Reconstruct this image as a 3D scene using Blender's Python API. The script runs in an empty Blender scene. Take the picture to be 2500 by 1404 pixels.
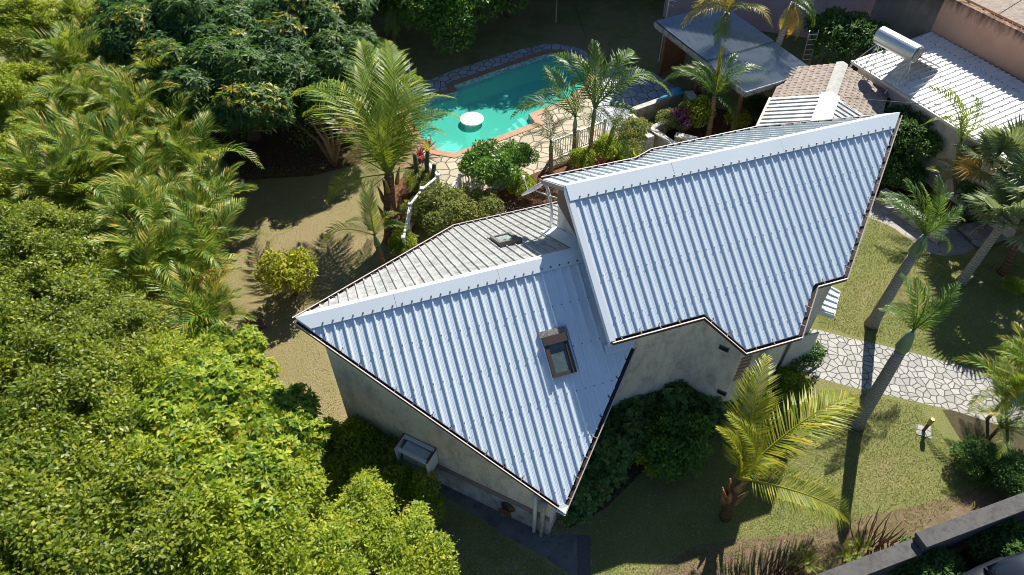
import bpy, math, random
import numpy as np
from mathutils import Vector, Matrix, Quaternion
from mathutils.geometry import tessellate_polygon
rnd = random.Random(7)
NR = np.random.default_rng(11)
R = math.radians
sc = bpy.context.scene
COL = sc.collection

# ------------------------------------------------------------ camera, sky, sun
CAM_H = 19.0
PITCH = R(47.8)
FPX = 1734.0                     # focal length in pixels of the 2500 px wide photograph
cd = bpy.data.cameras.new('camera')
cam = bpy.data.objects.new('camera', cd); COL.objects.link(cam)
cam.location = (0, 0, CAM_H)
cam.rotation_euler = (math.pi/2 - PITCH, 0, 0)
cd.sensor_width = 36.0
cd.lens = 36.0*FPX/2500.0
cd.clip_start = 0.1; cd.clip_end = 3000
sc.camera = cam

SUN_AZ, SUN_EL = R(23.5), R(42.7)
w = bpy.data.worlds.new('World'); sc.world = w; w.use_nodes = True
nt = w.node_tree
sky = nt.nodes.new('ShaderNodeTexSky'); sky.sky_type = 'NISHITA'; sky.sun_disc = False
sky.sun_elevation = SUN_EL; sky.sun_rotation = SUN_AZ
sky.air_density = 1.0; sky.dust_density = 0.3; sky.ozone_density = 5.0
nt.links.new(sky.outputs[0], nt.nodes['Background'].inputs[0])
nt.nodes['Background'].inputs[1].default_value = 0.06
sl = bpy.data.lights.new('sun', 'SUN'); sl.energy = 5.0; sl.angle = R(0.5); sl.color = (1.0, 0.945, 0.84)
sun = bpy.data.objects.new('sun', sl); COL.objects.link(sun)
SDIR = Vector((math.sin(SUN_AZ)*math.cos(SUN_EL), math.cos(SUN_AZ)*math.cos(SUN_EL), math.sin(SUN_EL)))
sun.rotation_euler = SDIR.to_track_quat('Z', 'Y').to_euler()
sun.location = (0, 0, 60)
vs = sc.view_settings
vs.view_transform = 'Standard'; vs.look = 'None'; vs.gamma = 1.0; vs.exposure = 0.95
sc.render.engine = 'CYCLES'
sc.cycles.filter_width = 0.95; sc.cycles.max_bounces = 6; sc.cycles.transparent_max_bounces = 12; sc.cycles.transmission_bounces = 4

# ------------------------------------------------------------ survey: metres from sightings
def site(u, v, z=0.0):
    x = (u-1250)/FPX; y = (702-v)/FPX
    d = Vector((x, math.cos(PITCH)+y*math.sin(PITCH), -math.sin(PITCH)+y*math.cos(PITCH)))
    t = (z-CAM_H)/d.z
    return Vector((d.x*t, d.y*t, z))

# ------------------------------------------------------------ mesh builder
class MB:
    def __init__(s): s.v = []; s.f = []
    def add(s, vs_, fs):
        o = len(s.v); s.v += [tuple(p) for p in vs_]; s.f += [tuple(i+o for i in f) for f in fs]
    def hexa(s, p):                     # 8 corners: bottom 0-3, top 4-7
        s.add(p, [(3,2,1,0),(4,5,6,7),(0,1,5,4),(1,2,6,5),(2,3,7,6),(3,0,4,7)])
    def box(s, c, sz, rz=0.0):
        x, y, z = sz[0]/2, sz[1]/2, sz[2]/2; ca, sa = math.cos(rz), math.sin(rz)
        P = []
        for dz in (-z, z):
            for dx, dy in ((-x,-y),(x,-y),(x,y),(-x,y)):
                P.append((c[0]+dx*ca-dy*sa, c[1]+dx*sa+dy*ca, c[2]+dz))
        s.hexa(P)
    def beam(s, a, b, wd, h, up=(0,0,1)):   # rectangular bar from a to b
        a = Vector(a); b = Vector(b); d = (b-a).normalized(); u = Vector(up)
        sd = d.cross(u)
        if sd.length < 1e-4: sd = d.cross(Vector((1,0,0)))
        sd.normalize(); u = sd.cross(d).normalized()
        P = []
        for q in (-h/2, h/2):
            P += [a-sd*wd/2+u*q, a+sd*wd/2+u*q, b+sd*wd/2+u*q, b-sd*wd/2+u*q]
        s.hexa(P)
    def poly(s, pts, holes=()):         # flat, maybe concave, maybe with holes
        loops = [[Vector(p) for p in pts]] + [[Vector(p) for p in h] for h in holes]
        flat = [p for l in loops for p in l]
        s.add(flat, tessellate_polygon(loops))
    def slab(s, pts, dn):               # concave polygon with thickness (dn: vector added for lower side)
        pts = [Vector(p) for p in pts]; dn = Vector(dn); n = len(pts)
        t = tessellate_polygon([pts])
        low = [p+dn for p in pts]
        s.add(pts+low, list(t)+[tuple(i+n for i in reversed(f)) for f in t]+[(i, i+n, (i+1) % n+n, (i+1) % n) for i in range(n)])
    def prism(s, pts2, z0, z1):
        s.slab([(p[0], p[1], z1) for p in pts2], (0, 0, z0-z1))
    def tube(s, pts, rad, n=8, caps=True):
        pts = [Vector(p) for p in pts]
        if not hasattr(rad, '__len__'): rad = [rad]*len(pts)
        o = len(s.v); prev = None
        for i, p in enumerate(pts):
            d = (pts[min(i+1, len(pts)-1)]-pts[max(i-1, 0)]).normalized()
            if prev is None:
                a = d.orthogonal().normalized()
            else:
                a = (prev-d*prev.dot(d)).normalized()
            prev = a; b = d.cross(a)
            for k in range(n):
                th = 2*math.pi*k/n
                s.v.append(tuple(p+(a*math.cos(th)+b*math.sin(th))*rad[i]))
        for i in range(len(pts)-1):
            for k in range(n):
                s.f.append((o+i*n+k, o+i*n+(k+1) % n, o+(i+1)*n+(k+1) % n, o+(i+1)*n+k))
        if caps:
            s.f.append(tuple(o+k for k in reversed(range(n))))
            s.f.append(tuple(o+(len(pts)-1)*n+k for k in range(n)))
    def lathe(s, c, prof, n=24):        # prof [(r,z)]
        o = len(s.v)
        for r_, z in prof:
            for k in range(n):
                th = 2*math.pi*k/n
                s.v.append((c[0]+r_*math.cos(th), c[1]+r_*math.sin(th), c[2]+z))
        for i in range(len(prof)-1):
            for k in range(n):
                s.f.append((o+i*n+k, o+i*n+(k+1) % n, o+(i+1)*n+(k+1) % n, o+(i+1)*n+k))
        s.f.append(tuple(o+k for k in reversed(range(n))))
        s.f.append(tuple(o+(len(prof)-1)*n+k for k in range(n)))
    def mesh(s, name, off=(0,0,0), smooth=False):
        me = bpy.data.meshes.new(name)
        v = np.array(s.v, dtype=float)-np.array(off, dtype=float)
        me.from_pydata(v.tolist(), [], s.f)
        if smooth: me.polygons.foreach_set('use_smooth', [True]*len(me.polygons))
        me.update(); return me

WLOC = {}
def wl(o):
    return WLOC.get(o.name, Vector((0,0,0))) if o is not None else Vector((0,0,0))
def tag(o, label=None, cat=None, group=None, kind=None):
    if label: o['label'] = label
    if cat: o['category'] = cat
    if group: o['group'] = group
    if kind: o['kind'] = kind
    return o
def empty(name, loc, label=None, cat=None, group=None, rz=0.0, scale=1.0):
    o = bpy.data.objects.new(name, None); COL.objects.link(o)
    o.empty_display_size = 0.3
    o.location = loc; o.rotation_euler = (0,0,rz); o.scale = (scale,)*3
    WLOC[o.name] = Vector(loc)
    return tag(o, label, cat, group)
def obj(name, mb, mat, parent=None, smooth=False, local=False, loc=None):
    """one mesh object; builder vertices are in world metres unless local"""
    off = Vector((0,0,0)) if local else wl(parent)
    if loc is not None: off = Vector(loc)
    me = mb.mesh(name, off, smooth)
    me.materials.append(mat)
    o = bpy.data.objects.new(name, me); COL.objects.link(o)
    if loc is not None:
        o.location = Vector(loc)-wl(parent); WLOC[o.name] = Vector(loc)
    else:
        WLOC[o.name] = wl(parent) if not local else Vector((0,0,0))
    if parent is not None: o.parent = parent
    return o
def inst(name, me, parent, loc=(0,0,0), rot=None, scale=1.0):
    o = bpy.data.objects.new(name, me); COL.objects.link(o)
    o.parent = parent; o.location = loc
    if rot is not None:
        o.rotation_mode = 'QUATERNION'; o.rotation_quaternion = rot
    o.scale = (scale,)*3
    return o
def np_mesh(name, V, F, mat, smooth=False):
    """mesh from numpy arrays; F is (n,k)"""
    me = bpy.data.meshes.new(name)
    n, k = F.shape
    me.vertices.add(len(V)); me.vertices.foreach_set('co', V.astype(np.float32).ravel())
    me.loops.add(n*k); me.loops.foreach_set('vertex_index', F.astype(np.int32).ravel())
    me.polygons.add(n); me.polygons.foreach_set('loop_start', np.arange(0, n*k, k, dtype=np.int32))
    me.polygons.foreach_set('loop_total', np.full(n, k, dtype=np.int32))
    if smooth: me.polygons.foreach_set('use_smooth', np.ones(n, dtype=bool))
    me.update(calc_edges=True); me.validate()
    me.materials.append(mat)
    return me

# ------------------------------------------------------------ materials
def new_mat(name):
    m = bpy.data.materials.new(name); m.use_nodes = True
    t = m.node_tree; b = t.nodes['Principled BSDF']
    return m, t, b
def ramp(t, fac, stops):
    r_ = t.nodes.new('ShaderNodeValToRGB'); e = r_.color_ramp.elements
    while len(e) < len(stops): e.new(0.5)
    for i, (p, c) in enumerate(stops):
        e[i].position = p; e[i].color = (*c, 1)
    t.links.new(fac, r_.inputs[0]); return r_.outputs[0]
def noise(t, scale, detail=5, rough=0.6, coord='Object', vec=None, stretch=None):
    n = t.nodes.new('ShaderNodeTexNoise'); n.inputs['Scale'].default_value = scale
    n.inputs['Detail'].default_value = detail; n.inputs['Roughness'].default_value = rough
    if vec is None:
        c = t.nodes.new('ShaderNodeTexCoord'); vec = c.outputs[coord]
    if stretch:
        mp = t.nodes.new('ShaderNodeMapping'); mp.inputs['Scale'].default_value = stretch
        t.links.new(vec, mp.inputs[0]); vec = mp.outputs[0]
    t.links.new(vec, n.inputs['Vector']); return n.outputs[0]
def mix(t, fac, a, b, mode='MIX'):
    n = t.nodes.new('ShaderNodeMix'); n.data_type = 'RGBA'; n.blend_type = mode
    for sock, val in ((n.inputs[0], fac), (n.inputs[6], a), (n.inputs[7], b)):
        if hasattr(val, 'is_output'): t.links.new(val, sock)
        elif isinstance(val, (int, float)): sock.default_value = val
        else: sock.default_value = (*val, 1)
    return n.outputs[2]
def bump(t, b, h, strength=0.3, dist=0.02):
    n = t.nodes.new('ShaderNodeBump'); n.inputs['Strength'].default_value = strength; n.inputs['Distance'].default_value = dist
    t.links.new(h, n.inputs['Height']); t.links.new(n.outputs[0], b.inputs['Normal'])
def surf(name, c1, c2=None, scale=3.0, rough=0.7, metal=0.0, spec=0.4, bmp=0.0, bscale=None, dirt=None, dscale=1.0, damt=(0.45,0.65), stretch=None):
    m, t, b = new_mat(name)
    c2 = c2 or tuple(x*0.8 for x in c1)
    n1 = noise(t, scale, stretch=stretch)
    colr = ramp(t, n1, [(0.3, c2), (0.7, c1)])
    if dirt:
        n2 = noise(t, dscale, detail=8, rough=0.72, stretch=stretch)
        f = ramp(t, n2, [(damt[0], (0,0,0)), (damt[1], (1,1,1))])
        colr = mix(t, f, colr, dirt)
    t.links.new(colr, b.inputs['Base Color'])
    b.inputs['Roughness'].default_value = rough; b.inputs['Metallic'].default_value = metal
    b.inputs['Specular IOR Level'].default_value = spec
    if bmp: bump(t, b, noise(t, bscale or scale*6), bmp)
    return m
def leaf_mat(name, stops, rough=0.38, trans=0.35, spec=0.5, tcol=(0.35,0.55,0.06), objvar=0.0):
    """leaves: per-leaf colour, gloss, and light passing through"""
    m, t, b = new_mat(name)
    g = t.nodes.new('ShaderNodeNewGeometry')
    fac = g.outputs['Random Per Island']
    n1 = noise(t, 0.55, detail=2, coord='Object')
    ad = t.nodes.new('ShaderNodeMath'); ad.operation = 'ADD'; t.links.new(fac, ad.inputs[0])
    ml = t.nodes.new('ShaderNodeMath'); ml.operation = 'MULTIPLY_ADD'; t.links.new(n1, ml.inputs[0]); ml.inputs[1].default_value = 1.1; ml.inputs[2].default_value = -0.55
    t.links.new(ml.outputs[0], ad.inputs[1])
    facv = ad.outputs[0]
    if objvar:
        oi = t.nodes.new('ShaderNodeObjectInfo')
        m3 = t.nodes.new('ShaderNodeMath'); m3.operation = 'MULTIPLY_ADD'; t.links.new(oi.outputs['Random'], m3.inputs[0])
        m3.inputs[1].default_value = objvar; t.links.new(facv, m3.inputs[2]); facv = m3.outputs[0]
    GAIN = 1.5
    colr = ramp(t, facv, [(p, tuple(min(0.6, x*GAIN) for x in c)) for p, c in stops])
    t.links.new(colr, b.inputs['Base Color'])
    b.inputs['Roughness'].default_value = min(0.6, rough+0.16); b.inputs['Specular IOR Level'].default_value = spec*0.6
    tr = t.nodes.new('ShaderNodeBsdfTranslucent')
    tc = mix(t, 0.6, colr, tcol); t.links.new(tc, tr.inputs[0])
    mx = t.nodes.new('ShaderNodeMixShader'); mx.inputs[0].default_value = trans
    t.links.new(b.outputs[0], mx.inputs[1]); t.links.new(tr.outputs[0], mx.inputs[2])
    t.links.new(mx.outputs[0], t.nodes['Material Output'].inputs[0])
    return m
def paving(name, scale, stones, mortar, gap=0.035, rough=0.75, rnd_=1.0):
    """irregular flat stones set in mortar"""
    m, t, b = new_mat(name)
    c = t.nodes.new('ShaderNodeTexCoord')
    vv = c.outputs['Object']
    v1 = t.nodes.new('ShaderNodeTexVoronoi'); v1.voronoi_dimensions = '2D'; v1.feature = 'DISTANCE_TO_EDGE'
    v2 = t.nodes.new('ShaderNodeTexVoronoi'); v2.voronoi_dimensions = '2D'; v2.feature = 'F1'
    for v in (v1, v2):
        v.inputs['Scale'].default_value = scale; v.inputs['Randomness'].default_value = rnd_
        t.links.new(vv, v.inputs['Vector'])
    sp = t.nodes.new('ShaderNodeSeparateColor'); t.links.new(v2.outputs['Color'], sp.inputs[0])
    stone = ramp(t, sp.outputs[0], [(i/(len(stones)-1), s_) for i, s_ in enumerate(stones)])
    n1 = noise(t, 9, detail=6)
    stone = mix(t, ramp(t, n1, [(0.35,(0,0,0)),(0.75,(0.35,0.35,0.35))]), stone, tuple(x*0.45 for x in stones[0]))
    f = ramp(t, v1.outputs['Distance'], [(gap*0.55, (0,0,0)), (gap, (1,1,1))])
    colr = mix(t, f, mortar, stone)
    t.links.new(colr, b.inputs['Base Color']); b.inputs['Roughness'].default_value = rough
    b.inputs['Specular IOR Level'].default_value = 0.3
    h = t.nodes.new('ShaderNodeMath'); h.operation = 'MULTIPLY_ADD'; t.links.new(f, h.inputs[0]); h.inputs[1].default_value = 1.0
    t.links.new(n1, h.inputs[2])
    bump(t, b, h.outputs[0], 0.5, 0.02)
    return m

# ground: dry lawn, green patches, bare soil
def ground_mat(name='ground_lawn', stops=None):
    m, t, b = new_mat(name)
    big = noise(t, 0.33, detail=4, rough=0.6)
    med = noise(t, 1.7, detail=6, rough=0.68)
    fine = noise(t, 26, detail=4, rough=0.75)
    fin2 = noise(t, 75, detail=2, rough=0.7)
    ad = t.nodes.new('ShaderNodeMath'); ad.operation = 'MULTIPLY_ADD'
    t.links.new(big, ad.inputs[0]); ad.inputs[1].default_value = 1.3
    m2 = t.nodes.new('ShaderNodeMath'); m2.operation = 'MULTIPLY_ADD'; t.links.new(med, m2.inputs[0]); m2.inputs[1].default_value = 0.7; m2.inputs[2].default_value = -0.5
    t.links.new(m2.outputs[0], ad.inputs[2])
    base = ramp(t, ad.outputs[0], stops or [(0.25,(0.13,0.18,0.045)), (0.42,(0.21,0.24,0.07)), (0.56,(0.34,0.29,0.145)), (0.74,(0.31,0.21,0.13))])
    c2 = mix(t, ramp(t, fine, [(0.38,(1,1,1)),(0.62,(0,0,0))]), base, (0.11,0.11,0.042))
    c3 = mix(t, ramp(t, fin2, [(0.5,(0,0,0)),(0.68,(0.7,0.7,0.7))]), c2, (0.42,0.37,0.21))
    t.links.new(c3, b.inputs['Base Color']); b.inputs['Roughness'].default_value = 0.95; b.inputs['Specular IOR Level'].default_value = 0.12
    bump(t, b, fine, 0.9, 0.04)
    return m

M = {}
M['ground'] = ground_mat()
M['drylawn'] = ground_mat('dry_lawn', [(0.22,(0.19,0.20,0.065)), (0.42,(0.31,0.26,0.12)), (0.60,(0.37,0.28,0.165)), (0.78,(0.29,0.19,0.125))])
M['lawn'] = ground_mat('green_lawn', [(0.22,(0.10,0.165,0.03)), (0.45,(0.17,0.215,0.05)), (0.62,(0.23,0.24,0.075)), (0.80,(0.29,0.245,0.12))])
M['soil'] = surf('bed_soil', (0.085,0.052,0.033), (0.045,0.028,0.02), 6, 0.95, spec=0.1, bmp=0.8, bscale=22, dirt=(0.17,0.10,0.06), dscale=9)
M['mulch'] = surf('red_mulch', (0.22,0.10,0.05), (0.09,0.05,0.03), 7, 0.95, spec=0.1, bmp=0.8, bscale=30, dirt=(0.05,0.04,0.03), dscale=3)
M['path'] = paving('path_stone', 4.3, [(0.33,0.325,0.31),(0.40,0.39,0.375),(0.29,0.285,0.27),(0.43,0.42,0.40)], (0.075,0.07,0.062), 0.085)
M['terrace'] = paving('terrace_stone', 1.75, [(0.58,0.50,0.37),(0.66,0.58,0.44),(0.50,0.43,0.31),(0.62,0.55,0.43)], (0.20,0.17,0.125), 0.045)
M['patio'] = paving('patio_stone', 1.9, [(0.30,0.28,0.27),(0.36,0.33,0.31),(0.26,0.25,0.25)], (0.16,0.15,0.145), 0.03)
M['apron'] = surf('apron_concrete', (0.17,0.17,0.17), (0.10,0.10,0.10), 1.3, 0.9, bmp=0.2, bscale=20, dirt=(0.05,0.05,0.048), dscale=2.2, damt=(0.5,0.7))
M['gravel'] = surf('gravel', (0.12,0.12,0.12), (0.05,0.05,0.05), 30, 0.9, bmp=1.0, bscale=45)
M['roof'] = None
# ============================================================ SETTING
def z_(p, z): return (p[0], p[1], z)
def off_poly(pts, d):
    """offset a 2-D polygon outward by d (mitred)"""
    n = len(pts); P = [Vector((p[0], p[1])) for p in pts]
    area = sum(P[i].x*P[(i+1) % n].y-P[(i+1) % n].x*P[i].y for i in range(n))
    sg = 1 if area > 0 else -1
    out = []
    for i in range(n):
        e1 = (P[i]-P[i-1]).normalized(); e2 = (P[(i+1) % n]-P[i]).normalized()
        n1 = Vector((e1.y, -e1.x))*sg; n2 = Vector((e2.y, -e2.x))*sg
        k = 1+n1.dot(n2); k = max(k, 0.35)
        out.append(P[i]+(n1+n2)*(d/k))
    return out
WATER_PX = [(1109,374),(1058,365),(1030,336),(1003,292),(1004,252),(1117,224),(1107,210),(1215,172),(1328,134),(1350,130),(1371,131),(1395,136),(1414,146),(1430,162),(1437,180),(1430,205),(1383,243),(1291,279),(1306,300)]
WATER = [site(u, v) for u, v in WATER_PX]
COPING = off_poly(WATER, 0.34)

gm = MB()
S_ = 900
gm.poly([(-S_,-S_,0),(S_,-S_,0),(S_,S_,0),(-S_,S_,0)], [[z_(p,0) for p in COPING]])
tag(obj('ground', gm, M['ground']), kind='structure')

def sheet(name, px, mat, z, hole=None):
    m = MB(); m.poly([z_(site(u, v), z) for u, v in px], [hole] if hole else ())
    return tag(obj(name, m, mat), kind='structure')
sheet('dry_lawn', [(470,440),(560,420),(800,395),(940,480),(1000,640),(880,900),(860,1090),(640,1120),(540,860),(470,600)], M['drylawn'], 0.002)
sheet('lawn', [(1400,1440),(1443,1300),(1560,1150),(1800,1000),(1900,860),(1990,760),(2080,560),(2140,500),(2260,600),(2420,640),(2620,640),(2620,1120),(2300,1260),(1980,1430)], M['lawn'], 0.002)
# crazy paving round the pool (with a hole for the pool) in one sheet
terr_front = [(1022,380),(1035,405),(1063,440),(1085,470),(1098,500),(1160,520),(1210,470),(1330,418),(1480,338),(1560,300),(1600,262),(1665,232),(1650,214),(1590,175),(1520,160),(1466,168),(1448,140),(1420,120),(1380,110),(1335,107),(1275,120),(1180,148),(1095,176),(1012,212),(975,235),(966,262),(972,300),(1000,340)]
m = MB(); m.poly([z_(site(u, v), 0.004) for u, v in terr_front], [[z_(p,0.004) for p in COPING]])
# two materials: warm beige stone in front, blue-grey stone behind the pool
def terrace_mat():
    t1 = M['terrace'].node_tree
    return M['terrace']
M['terrace'] = paving('terrace_stone', 2.2, [(0.40,0.345,0.25),(0.47,0.41,0.31),(0.34,0.30,0.22),(0.44,0.39,0.305)], (0.10,0.08,0.055), 0.07)
tag(obj('pool_terrace', m, M['terrace']), kind='structure')
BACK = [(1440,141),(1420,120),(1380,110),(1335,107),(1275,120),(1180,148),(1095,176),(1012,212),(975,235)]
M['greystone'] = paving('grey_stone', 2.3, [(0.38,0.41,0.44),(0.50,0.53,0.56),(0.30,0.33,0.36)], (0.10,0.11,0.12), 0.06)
m = MB()
cb = [site(u, v) for u, v in BACK]
inner = [p for p in COPING if p.y > 28.6 and p.y > 0]
inner = [COPING[i] for i in (13,12,11,10,9,8,7,6,5,4)]
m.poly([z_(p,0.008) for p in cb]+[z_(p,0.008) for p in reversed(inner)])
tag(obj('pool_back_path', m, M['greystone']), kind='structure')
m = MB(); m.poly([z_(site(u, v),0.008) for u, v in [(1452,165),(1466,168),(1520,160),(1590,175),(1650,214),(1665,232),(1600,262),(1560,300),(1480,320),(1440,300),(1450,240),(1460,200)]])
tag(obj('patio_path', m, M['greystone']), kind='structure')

sheet('stone_path', [(1930,905),(1965,872),(1958,800),(2000,806),(2060,822),(2130,838),(2230,862),(2330,890),(2425,918),(2560,952),(2540,1062),(2430,1034),(2330,1003),(2210,975),(2120,955),(2040,935),(1985,918)], M['path'], 0.004)
sheet('garden_path', [(2095,520),(2130,470),(2170,455),(2250,500),(2330,560),(2372,590),(2380,607),(2350,620),(2310,626),(2270,620),(2240,598),(2180,556)], M['patio'], 0.004)
sheet('garden_terrace', [(2335,562),(2380,545),(2440,535),(2520,545),(2520,585),(2450,590),(2400,612),(2376,604)], M['patio'], 0.12)
sheet('concrete_apron', [(1000,1165),(1060,1195),(1140,1245),(1240,1310),(1330,1360),(1407,1412),(1408,1305),(1380,1304),(1340,1308),(1320,1290),(1100,1180),(940,1095)], M['apron'], 0.004)
sheet('gravel_strip', [(1410,1305),(1443,1308),(1440,1420),(1410,1420)], M['gravel'], 0.006)
sheet('flower_bed', [(1170,560),(1200,480),(1300,425),(1380,395),(1480,345),(1560,330),(1570,420),(1400,520)], M['mulch'], 0.010)
sheet('front_bed', [(1480,960),(1700,890),(1790,960),(1740,1070),(1560,1160),(1480,1240),(1390,1290),(1385,1240)], M['soil'], 0.006)
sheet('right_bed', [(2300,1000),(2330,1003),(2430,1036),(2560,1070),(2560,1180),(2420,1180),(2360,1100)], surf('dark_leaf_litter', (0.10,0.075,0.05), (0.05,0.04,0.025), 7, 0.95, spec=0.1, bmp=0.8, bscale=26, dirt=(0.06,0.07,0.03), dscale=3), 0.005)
sheet('wall_bed', [(1560,1420),(1700,1330),(1960,1300),(2120,1260),(2260,1230),(2520,1150),(2520,1200),(2240,1310),(1975,1420)], surf('dry_bed', (0.21,0.15,0.10), (0.13,0.09,0.06), 5, 0.95, spec=0.1, bmp=0.6, bscale=25, dirt=(0.10,0.10,0.04), dscale=3), 0.005)
sheet('mango_bed', [(480,330),(600,440),(760,430),(880,400),(900,300),(860,200),(700,100),(480,150)], M['soil'], 0.004)
sheet('planter_bed', [(1585,330),(1625,262),(1700,255),(1830,280),(1860,320),(1700,350),(1640,360)], M['soil'], 0.006)
sheet('shade_bed', [(2120,470),(2180,400),(2290,420),(2400,470),(2480,520),(2400,545),(2320,545)], M['soil'], 0.006)
sheet('coco_bed', [(960,600),(930,540),(940,480),(1010,400),(1060,440),(1020,500),(1000,640)], M['mulch'], 0.006)

# ------------------------------------------------------------ swimming pool
M['coping'] = surf('terracotta_coping', (0.38,0.225,0.14), (0.30,0.17,0.105), 4, 0.7, bmp=0.1)
M['basin'] = surf('pool_lining', (0.55,0.80,0.76), (0.50,0.76,0.72), 1.5, 0.6)
pool = empty('swimming_pool', site(1220,240), 'turquoise swimming pool with stepped outline and terracotta coping', 'pool')
m = MB()
n = len(WATER)
ci = WATER; co = COPING
for i in range(n):
    j = (i+1) % n
    m.hexa([z_(ci[i],-0.12), z_(ci[j],-0.12), z_(co[j],-0.12), z_(co[i],-0.12), z_(ci[i],0.03), z_(ci[j],0.03), z_(co[j],0.03), z_(co[i],0.03)])
obj('coping', m, M['coping'], pool)
m = MB()
wo = off_poly(WATER, 0.02)
m.slab([z_(p,-1.35) for p in wo], (0,0,-0.1))
for i in range(n):
    j = (i+1) % n
    m.add([z_(wo[i],-1.35), z_(wo[j],-1.35), z_(wo[j],-0.125), z_(wo[i],-0.125)], [(0,1,2,3)])
obj('basin', m, M['basin'], pool)
def tile_mat():
    mt, t, b = new_mat('mosaic_band')
    c = t.nodes.new('ShaderNodeTexCoord')
    v = t.nodes.new('ShaderNodeTexVoronoi'); v.inputs['Scale'].default_value = 14; v.inputs['Randomness'].default_value = 0.15
    t.links.new(c.outputs['Object'], v.inputs['Vector'])
    sp = t.nodes.new('ShaderNodeSeparateColor'); t.links.new(v.outputs['Color'], sp.inputs[0])
    t.links.new(ramp(t, sp.outputs[0], [(0,(0.10,0.20,0.32)),(0.5,(0.28,0.40,0.50)),(1,(0.45,0.55,0.60))]), b.inputs['Base Color'])
    b.inputs['Roughness'].default_value = 0.2
    return mt
m = MB()
tb = off_poly(WATER, -0.012)
for i in range(n):
    j = (i+1) % n
    m.add([z_(tb[i],-0.40), z_(tb[j],-0.40), z_(tb[j],0.02), z_(tb[i],0.02)], [(0,1,2,3)])
obj('tile_band', m, tile_mat(), pool)
m = MB()
a = site(1306,300); b_ = site(1291,279)
dw = (site(1109,374)-a).normalized(); dn = Vector((-dw.y, dw.x, 0))
if dn.y < 0: dn = -dn
for k in range(3):
    c0 = a+dw*(0.28*k+0.16)+dn*0.55
    m.box((c0.x, c0.y, -0.32-0.16*k-0.25), (0.28, 1.0, 0.5), math.atan2(dw.y, dw.x))
obj('pool_steps', m, surf('pool_step_white', (0.75,0.86,0.85), rough=0.5), pool)
def water_mat():
    mt, t, b = new_mat('pool_water')
    b.inputs['Base Color'].default_value = (0.09,0.60,0.47,1); b.inputs['Roughness'].default_value = 0.04
    b.inputs['Specular IOR Level'].default_value = 0.35
    tr = t.nodes.new('ShaderNodeBsdfTransparent'); tr.inputs[0].default_value = (0.62,0.97,0.90,1)
    mx = t.nodes.new('ShaderNodeMixShader'); mx.inputs[0].default_value = 0.48
    n1 = noise(t, 3.0, detail=3)
    bump(t, b, n1, 0.03, 0.03)
    t.links.new(b.outputs[0], mx.inputs[1]); t.links.new(tr.outputs[0], mx.inputs[2])
    t.links.new(mx.outputs[0], t.nodes['Material Output'].inputs[0]); return mt
m = MB(); m.poly([z_(p,-0.22) for p in off_poly(WATER, -0.02)])
tag(obj('pool_water', m, water_mat()), kind='structure')
M['whitep'] = surf('white_paint', (0.80,0.80,0.78), (0.74,0.74,0.72), 3, 0.45)
pt = site(1152,290)
tb_ = empty('pool_table', (pt.x, pt.y, -1.3), 'round white table top standing in the pool water', 'table')
m = MB(); m.lathe((pt.x, pt.y, 0), [(0.50,-0.06),(0.55,-0.04),(0.55,0.0),(0.53,0.015)], 36); obj('table_top', m, M['whitep'], tb_)
m = MB(); m.lathe((pt.x, pt.y, -1.35), [(0.34,0.0),(0.34,1.28)], 30); obj('table_base', m, surf('table_base', (0.45,0.70,0.68), rough=0.6), tb_)

# ============================================================ HOUSE
RA = Vector((-5.322, 11.158, 5.523))      # tip of the lower ridge
RD = Vector((0.94832, 0.31730, 0)); PD = Vector((0.31730, -0.94832, 0))
SA = math.tan(R(33)); SB = math.tan(R(32))
ZB, PB = 6.93, -1.02                      # upper ridge height and offset
def zA(p): return RA.z-SA*p if p >= 0 else RA.z+SB*p
def zB(p): return ZB-SA*(p-PB) if p >= PB else ZB+SB*(p-PB)
def W(r, p, z): q = RA+RD*r+PD*p; return Vector((q.x, q.y, z))
def A3(r, p, dz=0): return W(r, p, zA(p)+dz)
def B3(r, p, dz=0): return W(r, p, zB(p)+dz)

def roof_mat(name, c, dirt=None, damt=(0.5,0.7), metal=0.55, rough=0.42, stretch=None):
    m, t, b = new_mat(name)
    n1 = noise(t, 0.6, detail=4)
    colr = ramp(t, n1, [(0.3, tuple(x*0.94 for x in c)), (0.7, c)])
    if dirt:
        n2 = noise(t, 3.2, detail=9, rough=0.75)
        colr = mix(t, ramp(t, n2, [(damt[0],(0,0,0)), (damt[1],(1,1,1))]), colr, dirt)
    t.links.new(colr, b.inputs['Base Color']); b.inputs['Metallic'].default_value = metal; b.inputs['Roughness'].default_value = rough
    n3 = noise(t, 40, detail=2)
    bump(t, b, n3, 0.03)
    return m
M['roof'] = roof_mat('galvanised_blue_white', (0.68,0.765,0.84), metal=0.2, rough=0.45)
M['roofback'] = roof_mat('galvanised_weathered', (0.50,0.51,0.50), (0.22,0.22,0.215), (0.44,0.70), metal=0.35, rough=0.5)
M['cap'] = roof_mat('ridge_cap_metal', (0.68,0.745,0.79), metal=0.2, rough=0.45)
M['gutter'] = surf('brown_gutter', (0.085,0.05,0.042), (0.06,0.036,0.03), 4, 0.5)
M['lip'] = surf('gutter_lip', (0.46,0.41,0.385), (0.38,0.33,0.31), 6, 0.5)
M['screw'] = surf('screw_washer', (0.05,0.055,0.06), rough=0.5, metal=0.3)
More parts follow.
